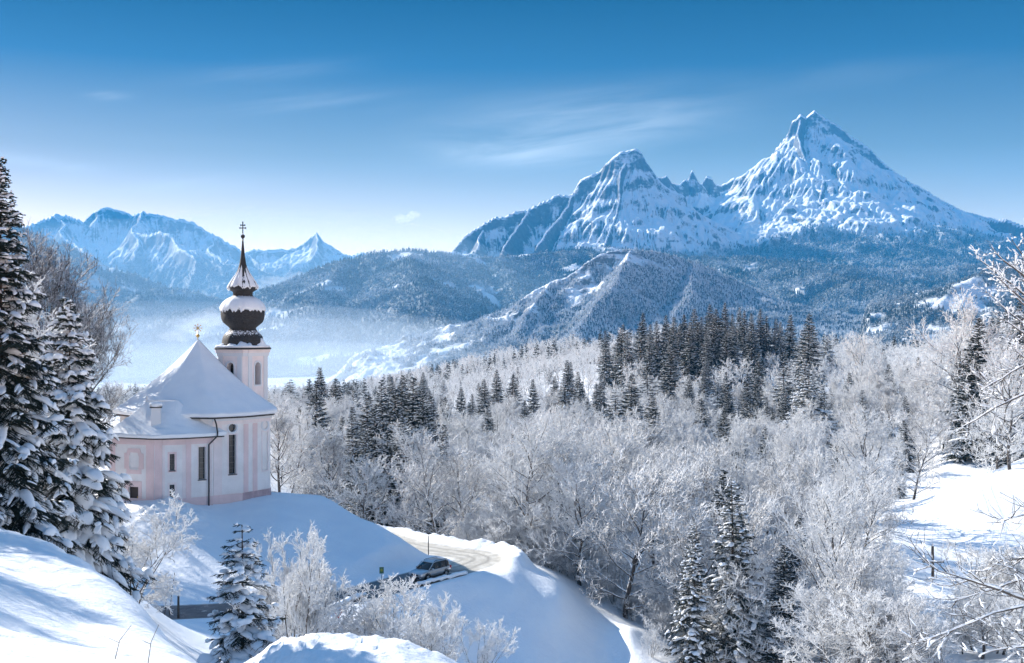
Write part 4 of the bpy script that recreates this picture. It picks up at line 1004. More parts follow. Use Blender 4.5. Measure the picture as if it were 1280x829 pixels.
def lumps(S, seed=1, high=0.62):
    """Rounded cushions of snow along segments S (x0 y0 z0 x1 y1 z1 width _)."""
    S = np.asarray(S, float); rs = np.random.RandomState(seed)
    a = S[:, 0:3]; b = S[:, 3:6]; d = b - a; L = np.linalg.norm(d, axis=1, keepdims=True) + 1e-9; d = d / L
    u = np.stack([-d[:, 1], d[:, 0], 0 * d[:, 0]], -1); u /= np.linalg.norm(u, axis=1, keepdims=True) + 1e-9; v = np.cross(d, u); v *= np.sign(v[:, 2:3] + 1e-9)
    w = S[:, 6]; V0 = _ICV
    ph = rs.rand(len(S), 3) * 6.28
    bump = 1 + 0.13 * np.sin(V0[None, :, 0] * 3.1 + ph[:, 0:1]) + 0.13 * np.sin(V0[None, :, 1] * 3.7 + ph[:, 1:2]) + 0.10 * np.sin(V0[None, :, 2] * 4.3 + V0[None, :, 0] * 2.2 + ph[:, 2:3])
    zz = np.where(V0[:, 2] < 0, V0[:, 2] * 0.45, V0[:, 2])[None]
    P = (a + b)[:, None] * 0.5 + d[:, None] * (V0[None, :, 0] * bump)[..., None] * (L * 0.70)[:, None] + u[:, None] * (V0[None, :, 1] * bump * w[:, None])[..., None] + v[:, None] * (zz * bump * w[:, None] * high)[..., None]
    # the ends sag
    P[..., 2] -= 0.35 * w[:, None] * V0[None, :, 0] ** 2
    F = _ICF[None] + (np.arange(len(S)) * len(V0))[:, None, None]
    return P.reshape(-1, 3), F.reshape(-1, 3)
def join(parts):
    VS, FS, off = [], [], 0
    for V, F in parts:
        VS.append(V); FS.append(F + off); off += len(V)
    return np.concatenate(VS), np.concatenate(FS)

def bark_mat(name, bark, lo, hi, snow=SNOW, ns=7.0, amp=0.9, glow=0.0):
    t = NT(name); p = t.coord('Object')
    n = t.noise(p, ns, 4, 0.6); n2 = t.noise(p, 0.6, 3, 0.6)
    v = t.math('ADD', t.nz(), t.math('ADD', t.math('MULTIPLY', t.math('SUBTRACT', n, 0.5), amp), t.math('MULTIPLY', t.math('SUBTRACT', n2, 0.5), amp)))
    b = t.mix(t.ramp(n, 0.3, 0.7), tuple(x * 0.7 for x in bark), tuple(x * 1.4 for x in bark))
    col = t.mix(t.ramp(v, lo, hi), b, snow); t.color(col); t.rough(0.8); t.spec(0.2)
    if glow:   # hoar frost lets part of the light through
        tr = t.new('ShaderNodeBsdfTranslucent'); t.l.new(col, tr.inputs['Color']); mx = t.new('ShaderNodeMixShader'); mx.inputs[0].default_value = glow
        t.l.new(t.b.outputs[0], mx.inputs[1]); t.l.new(tr.outputs[0], mx.inputs[2]); t.l.new(mx.outputs[0], t.n['Material Output'].inputs['Surface'])
    return t.m
M_BARK = bark_mat('snowy_bark', (0.075, 0.065, 0.06), 0.00, 0.42)
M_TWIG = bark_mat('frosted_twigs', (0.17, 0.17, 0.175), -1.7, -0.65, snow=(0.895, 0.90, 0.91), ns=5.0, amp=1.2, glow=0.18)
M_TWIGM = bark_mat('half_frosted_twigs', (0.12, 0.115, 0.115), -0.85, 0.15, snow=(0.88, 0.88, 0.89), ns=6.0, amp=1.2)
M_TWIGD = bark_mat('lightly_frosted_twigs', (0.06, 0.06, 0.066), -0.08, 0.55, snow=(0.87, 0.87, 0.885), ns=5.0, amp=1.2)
M_NEEDLE = bark_mat('snowy_needles', (0.014, 0.022, 0.017), 0.80, 1.15, ns=3.5, amp=1.0)
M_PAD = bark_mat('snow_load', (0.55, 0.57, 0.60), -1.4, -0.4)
M_STEM = bark_mat('spruce_bark', (0.07, 0.055, 0.045), 0.5, 0.8)

rt_l = random.Random(9)
class Tree:
    def __init__(s, seed): s.r = random.Random(seed); s.thick = []; s.thin = []
    def rv(s, k): return Vector((s.r.gauss(0, k), s.r.gauss(0, k), s.r.gauss(0, k)))
    def chain(s, p, d, L, r0, r1, n, wob, up, out):
        """A wandering tapering run of segments; returns its points and directions."""
        pts = [(p.copy(), d.copy(), r0)]
        for i in range(n):
            d = (d + s.rv(wob) + Vector((0, 0, up))).normalized()
            q = p + d * (L / n)
            ra = r0 + (r1 - r0) * i / n; rb = r0 + (r1 - r0) * (i + 1) / n
            out.append((p.x, p.y, p.z, q.x, q.y, q.z, ra, rb)); p = q
            pts.append((p.copy(), d.copy(), rb))
        return pts
    def at(s, pts, t):
        f = t * (len(pts) - 1); i = min(int(f), len(pts) - 2); f -= i
        return pts[i][0].lerp(pts[i + 1][0], f), pts[i][1], pts[i][2]
    def side(s, d, ang):
        a = d.orthogonal().normalized(); b = d.cross(a)
        ph = s.r.random() * 6.283; w = a * math.cos(ph) + b * math.sin(ph)
        return (d * math.cos(ang) + w * math.sin(ang)).normalized()

def bare_tree(seed, H=15.0, spread=0.42, limbs=22, subs=9, twigs=8, twl=4, tr=0.020, lowest=0.18, multi=1, droop=0.0, lift=0.10):
    """A leafless broad-leaved tree: trunk, limbs, branches, frosted twigs."""
    T = Tree(seed); r = T.r
    for st in range(multi):
        d0 = Vector((r.gauss(0, 0.05), r.gauss(0, 0.05), 1)) if multi == 1 else Vector((r.gauss(0, 0.32), r.gauss(0, 0.32), 1)).normalized()
        h = H * (0.90 if multi == 1 else r.uniform(0.6, 0.95))
        base = Vector((0, 0, -0.4)) if multi == 1 else Vector((r.gauss(0, 0.05 * H), r.gauss(0, 0.05 * H), -0.3))
        tk = T.chain(base, d0.normalized(), h + 0.3, H * 0.017 / math.sqrt(multi), H * 0.0022, 12, 0.07, 0.05, T.thick)
        nl = max(4, limbs // multi)
        for i in range(nl):
            t = lowest + (0.97 - lowest) * ((i + r.random()) / nl) ** 0.9
            p, d, rad = T.at(tk, t)
            az = i * 2.4 + r.uniform(-0.5, 0.5)
            el = R(r.uniform(5, 36) + 42 * t - 25 * droop)
            env = math.sin(math.pi * min(1, 0.16 + 0.80 * (t - lowest) / (1 - lowest) * 0.92)) ** 0.7
            L = H * spread * (0.25 + 0.85 * env) * r.uniform(0.72, 1.12)
            dl = Vector((math.cos(az) * math.cos(el), math.sin(az) * math.cos(el), math.sin(el)))
            lb = T.chain(p, dl, L, min(rad * 0.7, H * 0.0075), H * 0.0016, 7, 0.13, lift - droop * 0.2, T.thick)
            ns = max(3, int(subs * (0.5 + 0.6 * L / (H * spread))))
            for j in range(ns):
                u = 0.18 + 0.82 * (j + r.random()) / ns
                p2, d2, r2 = T.at(lb, min(u, 0.999))
                L2 = L * r.uniform(0.22, 0.42) * (1.15 - 0.5 * u) + 0.03 * H
                sb = T.chain(p2, (T.side(d2, R(r.uniform(28, 62))) + Vector((0, 0, 0.22))).normalized(), L2, H * 0.0019, tr * 0.9, 4, 0.18, lift * 0.8, T.thin)
                for k in range(twigs):
                    u2 = 0.12 + 0.88 * (k + r.random()) / twigs
                    p3, d3, r3 = T.at(sb, min(u2, 0.999))
                    L3 = L2 * r.uniform(0.25, 0.5) + 0.012 * H
                    tg = T.chain(p3, (T.side(d3, R(r.uniform(25, 60))) + Vector((0, 0, 0.15))).normalized(), L3, tr * 1.0, tr * 0.7, 2, 0.2, 0.08, T.thin)
                    for m in range(twl):
                        p4, d4, r4 = T.at(tg, r.uniform(0.15, 0.99))
                        T.chain(p4, (T.side(d4, R(r.uniform(25, 65))) + Vector((0, 0, 0.1))).normalized(), L3 * r.uniform(0.3, 0.6), tr * 0.85, tr * 0.5, 1, 0.2, 0, T.thin)
    return T.thick, T.thin

def spruce(seed, H=20.0, width=0.19, gap=0.5, per=6, bl=0.26, blr=0.045, droop=0.5, snow=0.6, first=0.05, secondary=0, pad=1.0, sparse=0.0):
    """A conifer: trunk, whorls of drooping branches with sprays, and the snow lying on them."""
    T = Tree(seed); r = T.r; needles = []; pads = []
    tk = T.chain(Vector((0, 0, -0.5)), Vector((0, 0, 1)), H + 0.3, H * 0.014, 0.02, 12, 0.006, 0, T.thick)
    z = H * first; az0 = 0
    while z < H * 0.985:
        f = z / H
        prof = (1 - f) ** 0.82 * (0.75 + 0.25 * min(1, f / 0.12))
        n = per if f < 0.85 else max(3, per - 2)
        az0 += 1.1 + r.random()
        for b in range(n):
            if r.random() < sparse: continue
            az = az0 + b * 6.283 / n + r.uniform(-0.3, 0.3)
            L = H * width * prof * r.uniform(0.72, 1.15) + 0.18
            p = Vector((0, 0, z + r.uniform(-0.4, 0.4) * gap)) + Vector((r.gauss(0, .02), r.gauss(0, .02), 0))
            el = 0.55 * (f ** 1.5) - 0.28 * droop * (1 - f) + r.uniform(-0.12, 0.12)
            d = Vector((math.cos(az) * math.cos(el), math.sin(az) * math.cos(el), math.sin(el)))
            pts = [(p.copy(), d.copy(), 0.05)]; ns = 5
            for i in range(ns):
                tip = i / ns
                d = (d + Vector((0, 0, (-0.16 * droop if tip < 0.6 else 0.14))) + T.rv(0.05)).normalized()
                q = p + d * (L / ns)
                needles.append((p.x, p.y, p.z, q.x, q.y, q.z, blr * (1.1 - tip * 0.5), blr * (1.0 - tip * 0.6)))
                p = q; pts.append((p.copy(), d.copy(), 0.05))
            nb = max(3, int(L / bl))
            for i in range(nb):
                u = 0.15 + 0.85 * (i + r.random()) / nb
                for sgn in (-1, 1):
                    p2, d2, _ = T.at(pts, min(u, 0.999))
                    sd = d2.cross(Vector((0, 0, 1))).normalized() * sgn
                    l2 = (0.42 * L * (1 - 0.75 * u) + 0.16) * r.uniform(0.7, 1.25)
                    dd = (d2 * r.uniform(0.4, 0.9) + sd + Vector((0, 0, -0.35 * droop + r.gauss(0, 0.15)))).normalized()
                    e = p2 + dd * l2
                    needles.append((p2.x, p2.y, p2.z, e.x, e.y, e.z - 0.12 * l2, blr * 1.25, blr * 0.35))
                    if secondary:
                        for k in range(secondary):
                            w = (k + 0.6) / secondary; c = p2.lerp(e, w)
                            s2 = (dd + dd.cross(Vector((0, 0, 1))) * r.choice((-1, 1)) * 0.9 + Vector((0, 0, -0.25)) + T.rv(0.15)).normalized()
                            g = c + s2 * l2 * 0.4
                            needles.append((c.x, c.y, c.z, g.x, g.y, g.z, blr * 0.9, blr * 0.3))
                    if r.random() < snow * 0.28 and l2 > 0.25:
                        a0 = p2.lerp(e, 0.25); a1 = p2.lerp(e, 0.6); a2 = p2.lerp(e, 0.95); up = blr * 1.1
                        w = pad * (0.05 + 0.10 * l2) * r.uniform(0.8, 1.3)
                        pads.append((a0.x, a0.y, a0.z + up, a1.x, a1.y, a1.z + up, w * 0.35, w)); pads.append((a1.x, a1.y, a1.z + up, a2.x, a2.y, a2.z + up * 0.4, w, w * 0.25))
            # snow along the spine in separate loads
            k = 0.12
            while k < 0.97:
                ln = r.uniform(0.16, 0.42)
                if r.random() < snow:
                    m = min(1, k + ln); a0, a1, a2 = (T.at(pts, min(v, 0.999))[0] for v in (k, (k + m) / 2, m))
                    w = pad * (0.07 + 0.085 * L * (1 - 0.4 * k)) * r.uniform(0.7, 1.25); up = blr * 1.2 + w * 0.12
                    pads.append((a0.x, a0.y, a0.z + up, a1.x, a1.y, a1.z + up, w * 0.3, w)); pads.append((a1.x, a1.y, a1.z + up, a2.x, a2.y, a2.z + up * 0.7, w, w * 0.3))
                k += ln
        z += gap * (0.75 + 0.5 * (1 - f)) * r.uniform(0.8, 1.2)
    return T.thick, needles, pads

def bare_meshes(name, seed, twig_mat=M_TWIG, **kw):
    a, b = bare_tree(seed, **kw)
    V, F = tubes(a, 6); m1 = mesh_np('trunk', V, F, [M_BARK])
    V, F = tubes(b, 3); m2 = mesh_np('crown', V, F, [twig_mat])
    return [('trunk', m1), ('crown', m2)]
def top_of(parts): return max(max(v.co.z for v in me.vertices) for _, me in parts)
def spruce_meshes(name, seed, n_pad=6, lump=False, **kw):
    a, b, c = spruce(seed, **kw)
    V, F = tubes(a, 7); m1 = mesh_np('trunk', V, F, [M_STEM])
    V, F = tubes(b, 3, phase=0.52); m2 = mesh_np('crown', V, F, [M_NEEDLE])
    V, F = tubes(c, n_pad, flat=0.55)
    if lump:
        c = np.array(c); c = np.concatenate([c[0::2, 0:3], c[1::2, 3:6], c[0::2, 7:8] * 1.02, c[0::2, 7:8]], 1); V, F = lumps(c, seed)
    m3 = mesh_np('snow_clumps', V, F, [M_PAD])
    return [('trunk', m1), ('crown', m2), ('snow_clumps', m3)]
def plant(name, parts, x, y, z, sc_, rz, label, cat, group=None, lean=(0, 0)):
    if name == 'spruce_tree' and y > 140: lean = (rt_l.gauss(0, 0.022), rt_l.gauss(0, 0.022))
    o = thing(name, label, cat, (x, y, z), rz, group)
    o.scale = (sc_[0], sc_[0], sc_[1]) if isinstance(sc_, tuple) else (sc_,) * 3
    if lean != (0, 0): o.rotation_euler = (lean[0], lean[1], rz)
    for nm, me in parts: link(nm, me, o)
    return o
_tops = {}
def plant_px(name, parts, Hm, px, pytop, Y, label, cat, group=None, rz=0.0, wide=1.0):
    """Stand a tree at pixel column px, Y metres away, as tall as it is in the photograph."""
    k = parts[0][1].name
    if k not in _tops: _tops[k] = top_of(parts)
    Hm = _tops[k]
    x = (px - CX) / FPX * Y; g = gz(x, Y); h = (CY - pytop) / FPX * Y - g
    return plant(name, parts, x, Y, g, (h / Hm * wide, h / Hm), rz, label, cat, group)

BARE = [bare_meshes('bare', 100 + i, twig_mat=(M_TWIG, M_TWIGM, M_TWIG, M_TWIG, M_TWIGM, M_TWIGM)[i], H=16.0, spread=(0.42, 0.36, 0.46, 0.40, 0.44, 0.34)[i], limbs=(26, 24, 28, 26, 26, 24)[i], lowest=(0.10, 0.2, 0.08, 0.15, 0.06, 0.18)[i], tr=0.038, twl=2, twigs=7, subs=8, lift=(0.02, 0.06, 0.0, 0.04, 0.0, 0.05)[i]) for i in range(6)]
SPR = [spruce_meshes('spruce', 200 + i, H=20.0, width=(0.22, 0.26, 0.20, 0.24)[i], per=7, snow=(0.46, 0.34, 0.50, 0.40)[i], droop=(0.6, 0.45, 0.7, 0.5)[i], pad=0.9) for i in range(4)]
SPR += [spruce_meshes('spruce', 210 + i, H=20.0, width=(0.30, 0.25)[i], per=6, gap=0.6, sparse=(0.22, 0.32)[i], snow=(0.62, 0.40)[i], droop=(0.85, 0.55)[i], pad=(1.25, 0.9)[i]) for i in range(2)]
rt = random.Random(42)
placed = []   # (x, y, crown radius) of everything standing in the wood
def free(x, y, d):
    for a, b, c in placed:
        if abs(a - x) < d and abs(b - y) < d and math.hypot(a - x, b - y) < d * 0.5 + c * 0.5: return False
    return True
# conifers one can pick out, by column, top and distance
RIDGE = [(757, 413, 430), (800, 391, 440), (822, 401, 425), (842, 396, 440), (866, 386, 450), (886, 380, 455), (906, 378, 455), (930, 388, 455), (950, 386, 455), (968, 398, 450), (986, 393, 445), (894, 400, 415), (918, 408, 410), (838, 408, 405), (862, 404, 410), (940, 404, 415), (876, 396, 435), (786, 414, 420), (812, 418, 400), (856, 393, 438), (897, 386, 440), (915, 392, 448), (924, 384, 460), (942, 391, 446), (958, 394, 452), (977, 402, 440), (872, 402, 420), (832, 394, 436), (848, 404, 418), (908, 410, 406), (884, 412, 404), (775, 405, 436), (815, 405, 434)]
MID = [(712, 452, 330), (728, 464, 315), (694, 470, 330), (668, 474, 300), (640, 468, 330), (622, 462, 340), (606, 474, 320), (590, 492, 300), (575, 484, 300), (553, 498, 270), (735, 497, 295), (762, 506, 285), (747, 480, 330), (655, 500, 270)]
NEARL = [(541, 494, 215), (500, 468, 225), (482, 474, 215), (516, 470, 220), (460, 492, 195), (443, 508, 190), (470, 505, 185), (492, 484, 190), (530, 486, 205), (426, 520, 210), (455, 540, 172), (505, 520, 172), (548, 530, 180), (478, 535, 170)]
SINGLE = [(1009, 392, 380, 'tallest dark spruce standing alone right of the conifer row on the ridge'), (1148, 446, 330, 'small dark spruce among white trees left of the big right-hand spruce'),
          (1221, 397, 225, 'broad dark spruce rising above the white trees at the upper right'), (1206, 432, 222, 'shorter dark spruce leaning into the broad spruce at upper right'), (980, 492, 265, 'small spruce alone amid white crowns below the tall ridge spruce'),
          (946, 470, 300, 'paired spruce with broken snow left of the small lone spruce'), (934, 466, 305, 'left one of two spruces below the ridge row'), (862, 468, 310, 'bushy spruce amid white crowns under the ridge row'),
          (934, 548, 210, 'slim spruce half hidden in white trees above the near spruce pair'), (1064, 584, 165, 'narrow snowy spruce in the wood left of the meadow'), (1047, 548, 215, 'dark spruce in a gap of the wood below the right ridge'), (1090, 560, 190, 'thin dark spruce left of the meadow edge'),
          (905, 586, 135, 'thin spruce top showing behind the near spruce pair'), (716, 545, 230, 'small dark spruce in the middle of the white wood'), (690, 540, 235, 'little snowy spruce left of the small dark one in mid wood')]
def add_spruce(px, py, Y, label, group, cat='spruce', i=None):
    i = rt.randrange(4) if i is None else i
    x = (px - CX) / FPX * Y; placed.append((x, Y, 6.0))
    return plant_px('spruce_tree', SPR[i], 20.2, px, py, Y, label, cat, group, rt.random() * 6.28, rt.uniform(0.85, 1.30))
for p in RIDGE: add_spruce(*p, 'snow dusted spruce in the dark row along the top of the wooded ridge', 'spruces in the row on the ridge')
for p in MID: add_spruce(*p, 'dark spruce in the clump halfway up the wood behind the road bend', 'spruces in the clump behind the road bend')
for p in NEARL: add_spruce(*p, 'tall dark spruce in the stand between the church and the road bend', 'spruces between church and road bend')
for p in SINGLE: add_spruce(p[0], p[1], p[2], p[3], 'single spruces in the white wood', 'spruce', 1 if p[2] < 230 and p[0] > 1200 else None)
# bare trees one can pick out
for px, py, Y, i, lab in [(1194, 358, 250, 2, 'large round frosted tree overtopping the wood at upper right'), (1080, 413, 330, 0, 'round frosted tree at the right end of the ridge'), (1142, 486, 187, 4, 'frosted tree with a dark bare trunk at the meadow edge'),
                          (1110, 640, 150, 1, 'slender frosted tree in front of the meadow dip'), (1262, 420, 175, 0, 'frosted tree at the right edge above the meadow'), (1246, 470, 205, 2, 'wide frosted tree behind the upper end of the meadow')]:
    x = (px - CX) / FPX * Y; placed.append((x, Y, 7.0))
    plant_px('bare_tree', BARE[i], 15.6, px, py, Y, lab, 'tree', 'single frosted trees', rt.random() * 6.28)
# the wood itself
cand = []
yy_ = 92.0
while yy_ < 640:
    step = 6.0 if yy_ < 200 else (6.8 if yy_ < 330 else 8.5)
    xx_ = -0.30 * yy_
    while xx_ < 0.47 * yy_:
        x = xx_ + rt.uniform(-0.45, 0.45) * step; y = yy_ + rt.uniform(-0.45, 0.45) * step
        p = CX + x / y * FPX
        if 345 < p < 1330 and wood_mask(np.array([x]), np.array([y]))[0] > 0: cand.append((x, y, p))
        xx_ += step
    yy_ += step * 0.95
cand.sort(key=lambda c: c[1])
print('candidates', len(cand))
def zone(p, y):
    if y > 330: return 'on the far slope below the ridge'
    if p < 580: return 'between the church and the road bend'
    if p < 800: return 'in the wood just beyond the embankment' if y < 200 else 'in the middle of the wood behind the road bend'
    if p < 1060: return 'in the wood around the near spruce pair' if y < 200 else 'in the wood below the ridge row'
    return 'in the wood by the right-hand meadow'
n_bare = 0; n_spr = 0; mass = []
gzs = ground(np.array([c[0] for c in cand]), np.array([c[1] for c in cand]))
for (x, y, p), g in zip(cand, gzs):
    cl = float(noise2(np.array([x / 34.0 + 3.7]), np.array([y / 46.0 + 1.1]))[0])
    conif = 0.05 + 0.75 * max(0.0, min(1.0, (cl - 0.14) / 0.18)) * (y > 170) * (0.35 if y > 340 else 1.0) + 0.22 * (p < 560) * (y > 190) + 0.10 * (190 < y < 330) * (p > 600)
    if y < 165: conif = 0.12 if 650 < p < 1000 else 0.0
    if not free(x, y, 5.2 if y < 330 else 6.8): continue
    low = 99.0
    if p > 1070 and y < 135: low = -(np.interp(p, [1070, 1110, 1200, 1300], [680, 735, 745, 740]) - CY) / FPX * y - g   # nothing stands tall in front of the meadow
    if 1020 < p < 1125 and 160 < y < 265: low = min(low, 7.0)   # sunlight reaches the meadow over these
    if low < 2.2: continue
    placed.append((x, y, 5.5))
    if rt.random() < conif:
        h = min(low, rt.choice((7, 10, 12, 14, 16, 19.5) if y < 330 else (6, 8, 9.5, 11, 13, 16)) * rt.uniform(0.9, 1.1) if y > 180 else rt.uniform(8, 14))
        if n_spr < 210:
            plant('spruce_tree', SPR[rt.randrange(6)], x, y, g, (h / 20.0 * rt.uniform(0.9, 1.45), h / 20.0), rt.random() * 6.28, 'snowy spruce scattered among white trees ' + zone(p, y), 'spruce', 'scattered spruces ' + zone(p, y)); n_spr += 1
        else: mass.append((1, x, y, g, h))
    else:
        h = min(low / 1.1, rt.uniform(*((9.5, 15.5) if y < 165 else (9, 14.5) if y < 230 else (8, 12.5) if y < 330 else (6.5, 12))))
        if n_bare < 285:
            plant('bare_tree', BARE[rt.randrange(6)], x, y, g, (h / 16.0 * rt.uniform(0.95, 1.2), h / 16.0), rt.random() * 6.28, 'frost covered bare tree ' + zone(p, y), 'tree', 'frosted trees ' + zone(p, y)); n_bare += 1
        else: mass.append((0, x, y, g, h))
print('bare', n_bare, 'spruce', n_spr, 'mass', len(mass))
# farther trees, down to the misty valley, as one mass of small trees
yy_ = 600.0
while yy_ < 1500:
    step = 11.0 + (yy_ - 600) * 0.012
    xx_ = -0.36 * yy_
    while xx_ < 0.46 * yy_:
        x = xx_ + rt.uniform(-0.5, 0.5) * step; y = yy_ + rt.uniform(-0.5, 0.5) * step
        mass.append((1 if rt.random() < 0.5 else 0, x, y, None, rt.uniform(10, 18))); xx_ += step
    yy_ += step
def _far_protos():
    out = []
    for k in range(2):
        a, b = bare_tree(300 + k, H=15.0, spread=0.36, limbs=15, subs=6, twigs=5, twl=0, tr=0.06, lowest=0.15)
        out.append([(0, tubes(a, 4)), (1, tubes(b, 3))])
    for k in range(2):
        a, b, c = spruce(310 + k, H=20.0, gap=1.25, per=5, bl=0.9, blr=0.16, snow=0.4, pad=1.3, width=0.22)
        out.append([(2, tubes(b, 3)), (3, tubes(c, 4, flat=0.55))])
    return out
_fp = _far_protos(); VS = []; FS = []; MI = []; off = 0
fx = [m for m in mass if m[3] is None]
gg = ground(np.array([m[1] for m in fx]), np.array([m[2] for m in fx])); gi = 0
rows = []
for kind, x, y, g, h in mass:
    if g is None: g = gg[gi]; gi += 1
    rows.append((kind, x, y, g, h))
for kind, x, y, g, h in rows:
    a = rt.random() * 6.28; ca, sa = math.cos(a), math.sin(a); s = h / (20.0 if kind else 15.0); w = s * rt.uniform(0.95, 1.3)
    if y > 950 and rt.random() < 0.45: continue
    for mi, (V, F) in _fp[kind * 2 + rt.randrange(2)]:
        VS.append(np.stack([x + w * (ca * V[:, 0] - sa * V[:, 1]), y + w * (sa * V[:, 0] + ca * V[:, 1]), g + s * V[:, 2]], -1).astype(np.float32))
        FS.append((F + off).astype(np.int32)); off += len(V); MI.append(np.full(len(F), mi, np.int32))
print('mass faces', sum(len(f) for f in FS))
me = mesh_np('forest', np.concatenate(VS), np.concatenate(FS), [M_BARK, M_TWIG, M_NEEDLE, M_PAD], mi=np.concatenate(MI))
o = link('forest', me); tag(o, 'far part of the frosted wood fading towards the valley mist', kind='stuff')
VS = FS = MI = None
# ------------------------------------------------------------------ car on the bend
M_PAINT = NT('silver_car_paint'); M_PAINT.color((0.42, 0.45, 0.48)); M_PAINT.rough(0.28); M_PAINT.b.inputs['Metallic'].default_value = 0.65; M_PAINT.b.inputs['Coat Weight'].default_value = 0.6; M_PAINT = M_PAINT.m
M_CGLASS = plain('car_glass', (0.012, 0.016, 0.02), 0.06, spec=0.6)
M_TYRE = plain('tyre_rubber', (0.015, 0.015, 0.016), 0.85)
M_RIM = plain('wheel_alloy', (0.45, 0.46, 0.48), 0.35, metal=0.8)
M_BLACKP = plain('black_plastic', (0.02, 0.02, 0.022), 0.6)
M_LAMP = plain('headlamp_glass', (0.75, 0.78, 0.82), 0.1, spec=0.7)
M_RED = plain('red_enamel', (0.50, 0.03, 0.03), 0.4)
M_WHITE = plain('white_enamel', (0.75, 0.75, 0.75), 0.4)
M_WOODP = plain('weathered_wood', (0.09, 0.07, 0.055), 0.85, nscale=6, namp=0.3)
def car_at(x, y, z, heading):
    root = thing('parked_car' if False else 'car', 'silver sport utility car coming round the snowy road bend', 'car', (x, y, z), heading)
    # body: cross sections along its length (x forward)
    def loft(name, secs, mat, cap=True):
        bm = bmesh.new(); rows = []
        for xs, pts in secs: rows.append([bm.verts.new((xs, p[0], p[1])) for p in pts] + [bm.verts.new((xs, -p[0], p[1])) for p in pts[::-1]])
        n = len(rows[0])
        for i in range(len(rows) - 1):
            for k in range(n): bm.faces.new((rows[i][k], rows[i][(k + 1) % n], rows[i + 1][(k + 1) % n], rows[i + 1][k]))
        bm.faces.new(rows[0][::-1]); bm.faces.new(rows[-1]); return bm_obj(name, bm, mat, root, True)
    def sec(w, z0, zm, z1, f=0.93): return [(w * 0.86, z0), (w * 0.98, z0 + 0.10), (w, zm), (w * 0.985, zm + 0.16), (w * f, z1 - 0.03), (w * (f - 0.12), z1)]
    b = loft('body', [(-2.22, sec(0.76, 0.48, 0.66, 0.98)), (-2.16, sec(0.86, 0.34, 0.66, 1.05)), (-1.7, sec(0.91, 0.30, 0.62, 1.08)), (-0.8, sec(0.92, 0.28, 0.60, 1.06)), (0.6, sec(0.92, 0.28, 0.60, 1.03)), (1.1, sec(0.91, 0.28, 0.60, 1.02)), (1.75, sec(0.89, 0.30, 0.60, 0.95)), (2.1, sec(0.84, 0.34, 0.56, 0.86)), (2.25, sec(0.72, 0.40, 0.54, 0.76))], M_PAINT)
    b.modifiers.new('b', 'BEVEL').width = 0.03
    def csec(w0, z0, w1, z1): return [(w0, z0), (w0 * 0.985, z0 + 0.05), (w1 * 1.03, z1 - 0.06), (w1, z1)]
    loft('cabin_glass', [(-2.05, csec(0.78, 1.02, 0.74, 1.16)), (-1.92, csec(0.83, 1.02, 0.70, 1.50)), (-1.55, csec(0.86, 1.02, 0.70, 1.60)), (-0.2, csec(0.87, 1.0, 0.70, 1.63)), (0.30, csec(0.86, 1.0, 0.68, 1.56)), (1.12, csec(0.82, 0.98, 0.80, 1.02))], M_CGLASS)
    loft('roof_panel', [(-2.0, [(0.66, 1.52), (0.68, 1.56), (0.5, 1.60)]), (-1.5, [(0.71, 1.60), (0.71, 1.65), (0.5, 1.69)]), (-0.2, [(0.71, 1.63), (0.71, 1.68), (0.5, 1.72)]), (0.34, [(0.68, 1.55), (0.68, 1.60), (0.5, 1.63)])], M_PAINT)
    for s in (-1, 1):
        for xa, xb in ((-0.62, -0.50), (-1.62, -1.40)):
            bm = bmesh.new(); extr = [(xa, 0.90 * s, 1.0), (xb, 0.90 * s, 1.0), (xb - 0.02, 0.735 * s, 1.62), (xa + 0.02, 0.735 * s, 1.62)]
            v = [bm.verts.new(p) for p in extr] + [bm.verts.new((p[0], p[1] - 0.06 * s, p[2])) for p in extr]
            bm.faces.new(v[:4]); bm.faces.new(v[4:][::-1])
            for k in range(4): bm.faces.new((v[k], v[(k + 1) % 4], v[4 + (k + 1) % 4], v[4 + k]))
            bm_obj('pillar', bm, M_BLACKP, root)
        bm = bmesh.new(); bm_tube(bm, [(0.36, 0.74 * s, 0.99 + 0.62), (1.10, 0.83 * s, 1.03)], 0.045, 6); bm_obj('windscreen_pillar', bm, M_PAINT, root, True)
        bm = bmesh.new(); bm_tube(bm, [(-1.85, 0.66 * s, 1.66), (-1.6, 0.66 * s, 1.73), (-0.1, 0.66 * s, 1.76), (0.15, 0.66 * s, 1.68)], 0.025, 6); bm_obj('roof_rail', bm, M_BLACKP, root, True)
        bm = bmesh.new(); bm_box(bm, (0.75, 0.99 * s, 1.08), (0.10, 0.11, 0.08)); o = bm_obj('mirror', bm, M_PAINT, root); o.modifiers.new('b', 'BEVEL').width = 0.03
        bm = bmesh.new(); bm_box(bm, (2.05, 0.66 * s, 0.70), (0.15, 0.17, 0.075)); o = bm_obj('headlight', bm, M_LAMP, root); o.modifiers.new('b', 'BEVEL').width = 0.03
        bm = bmesh.new(); bm_box(bm, (2.16, 0.62 * s, 0.42), (0.06, 0.10, 0.05)); bm_obj('fog_lamp', bm, M_LAMP, root)
        bm = bmesh.new(); bm_box(bm, (-2.14, 0.78 * s, 0.90), (0.06, 0.09, 0.14)); bm_obj('tail_light', bm, M_RED, root)
        bm = bmesh.new(); bm_box(bm, (0, 0.905 * s, 0.36), (1.02, 0.03, 0.07)); bm_obj('sill_panel', bm, M_BLACKP, root)
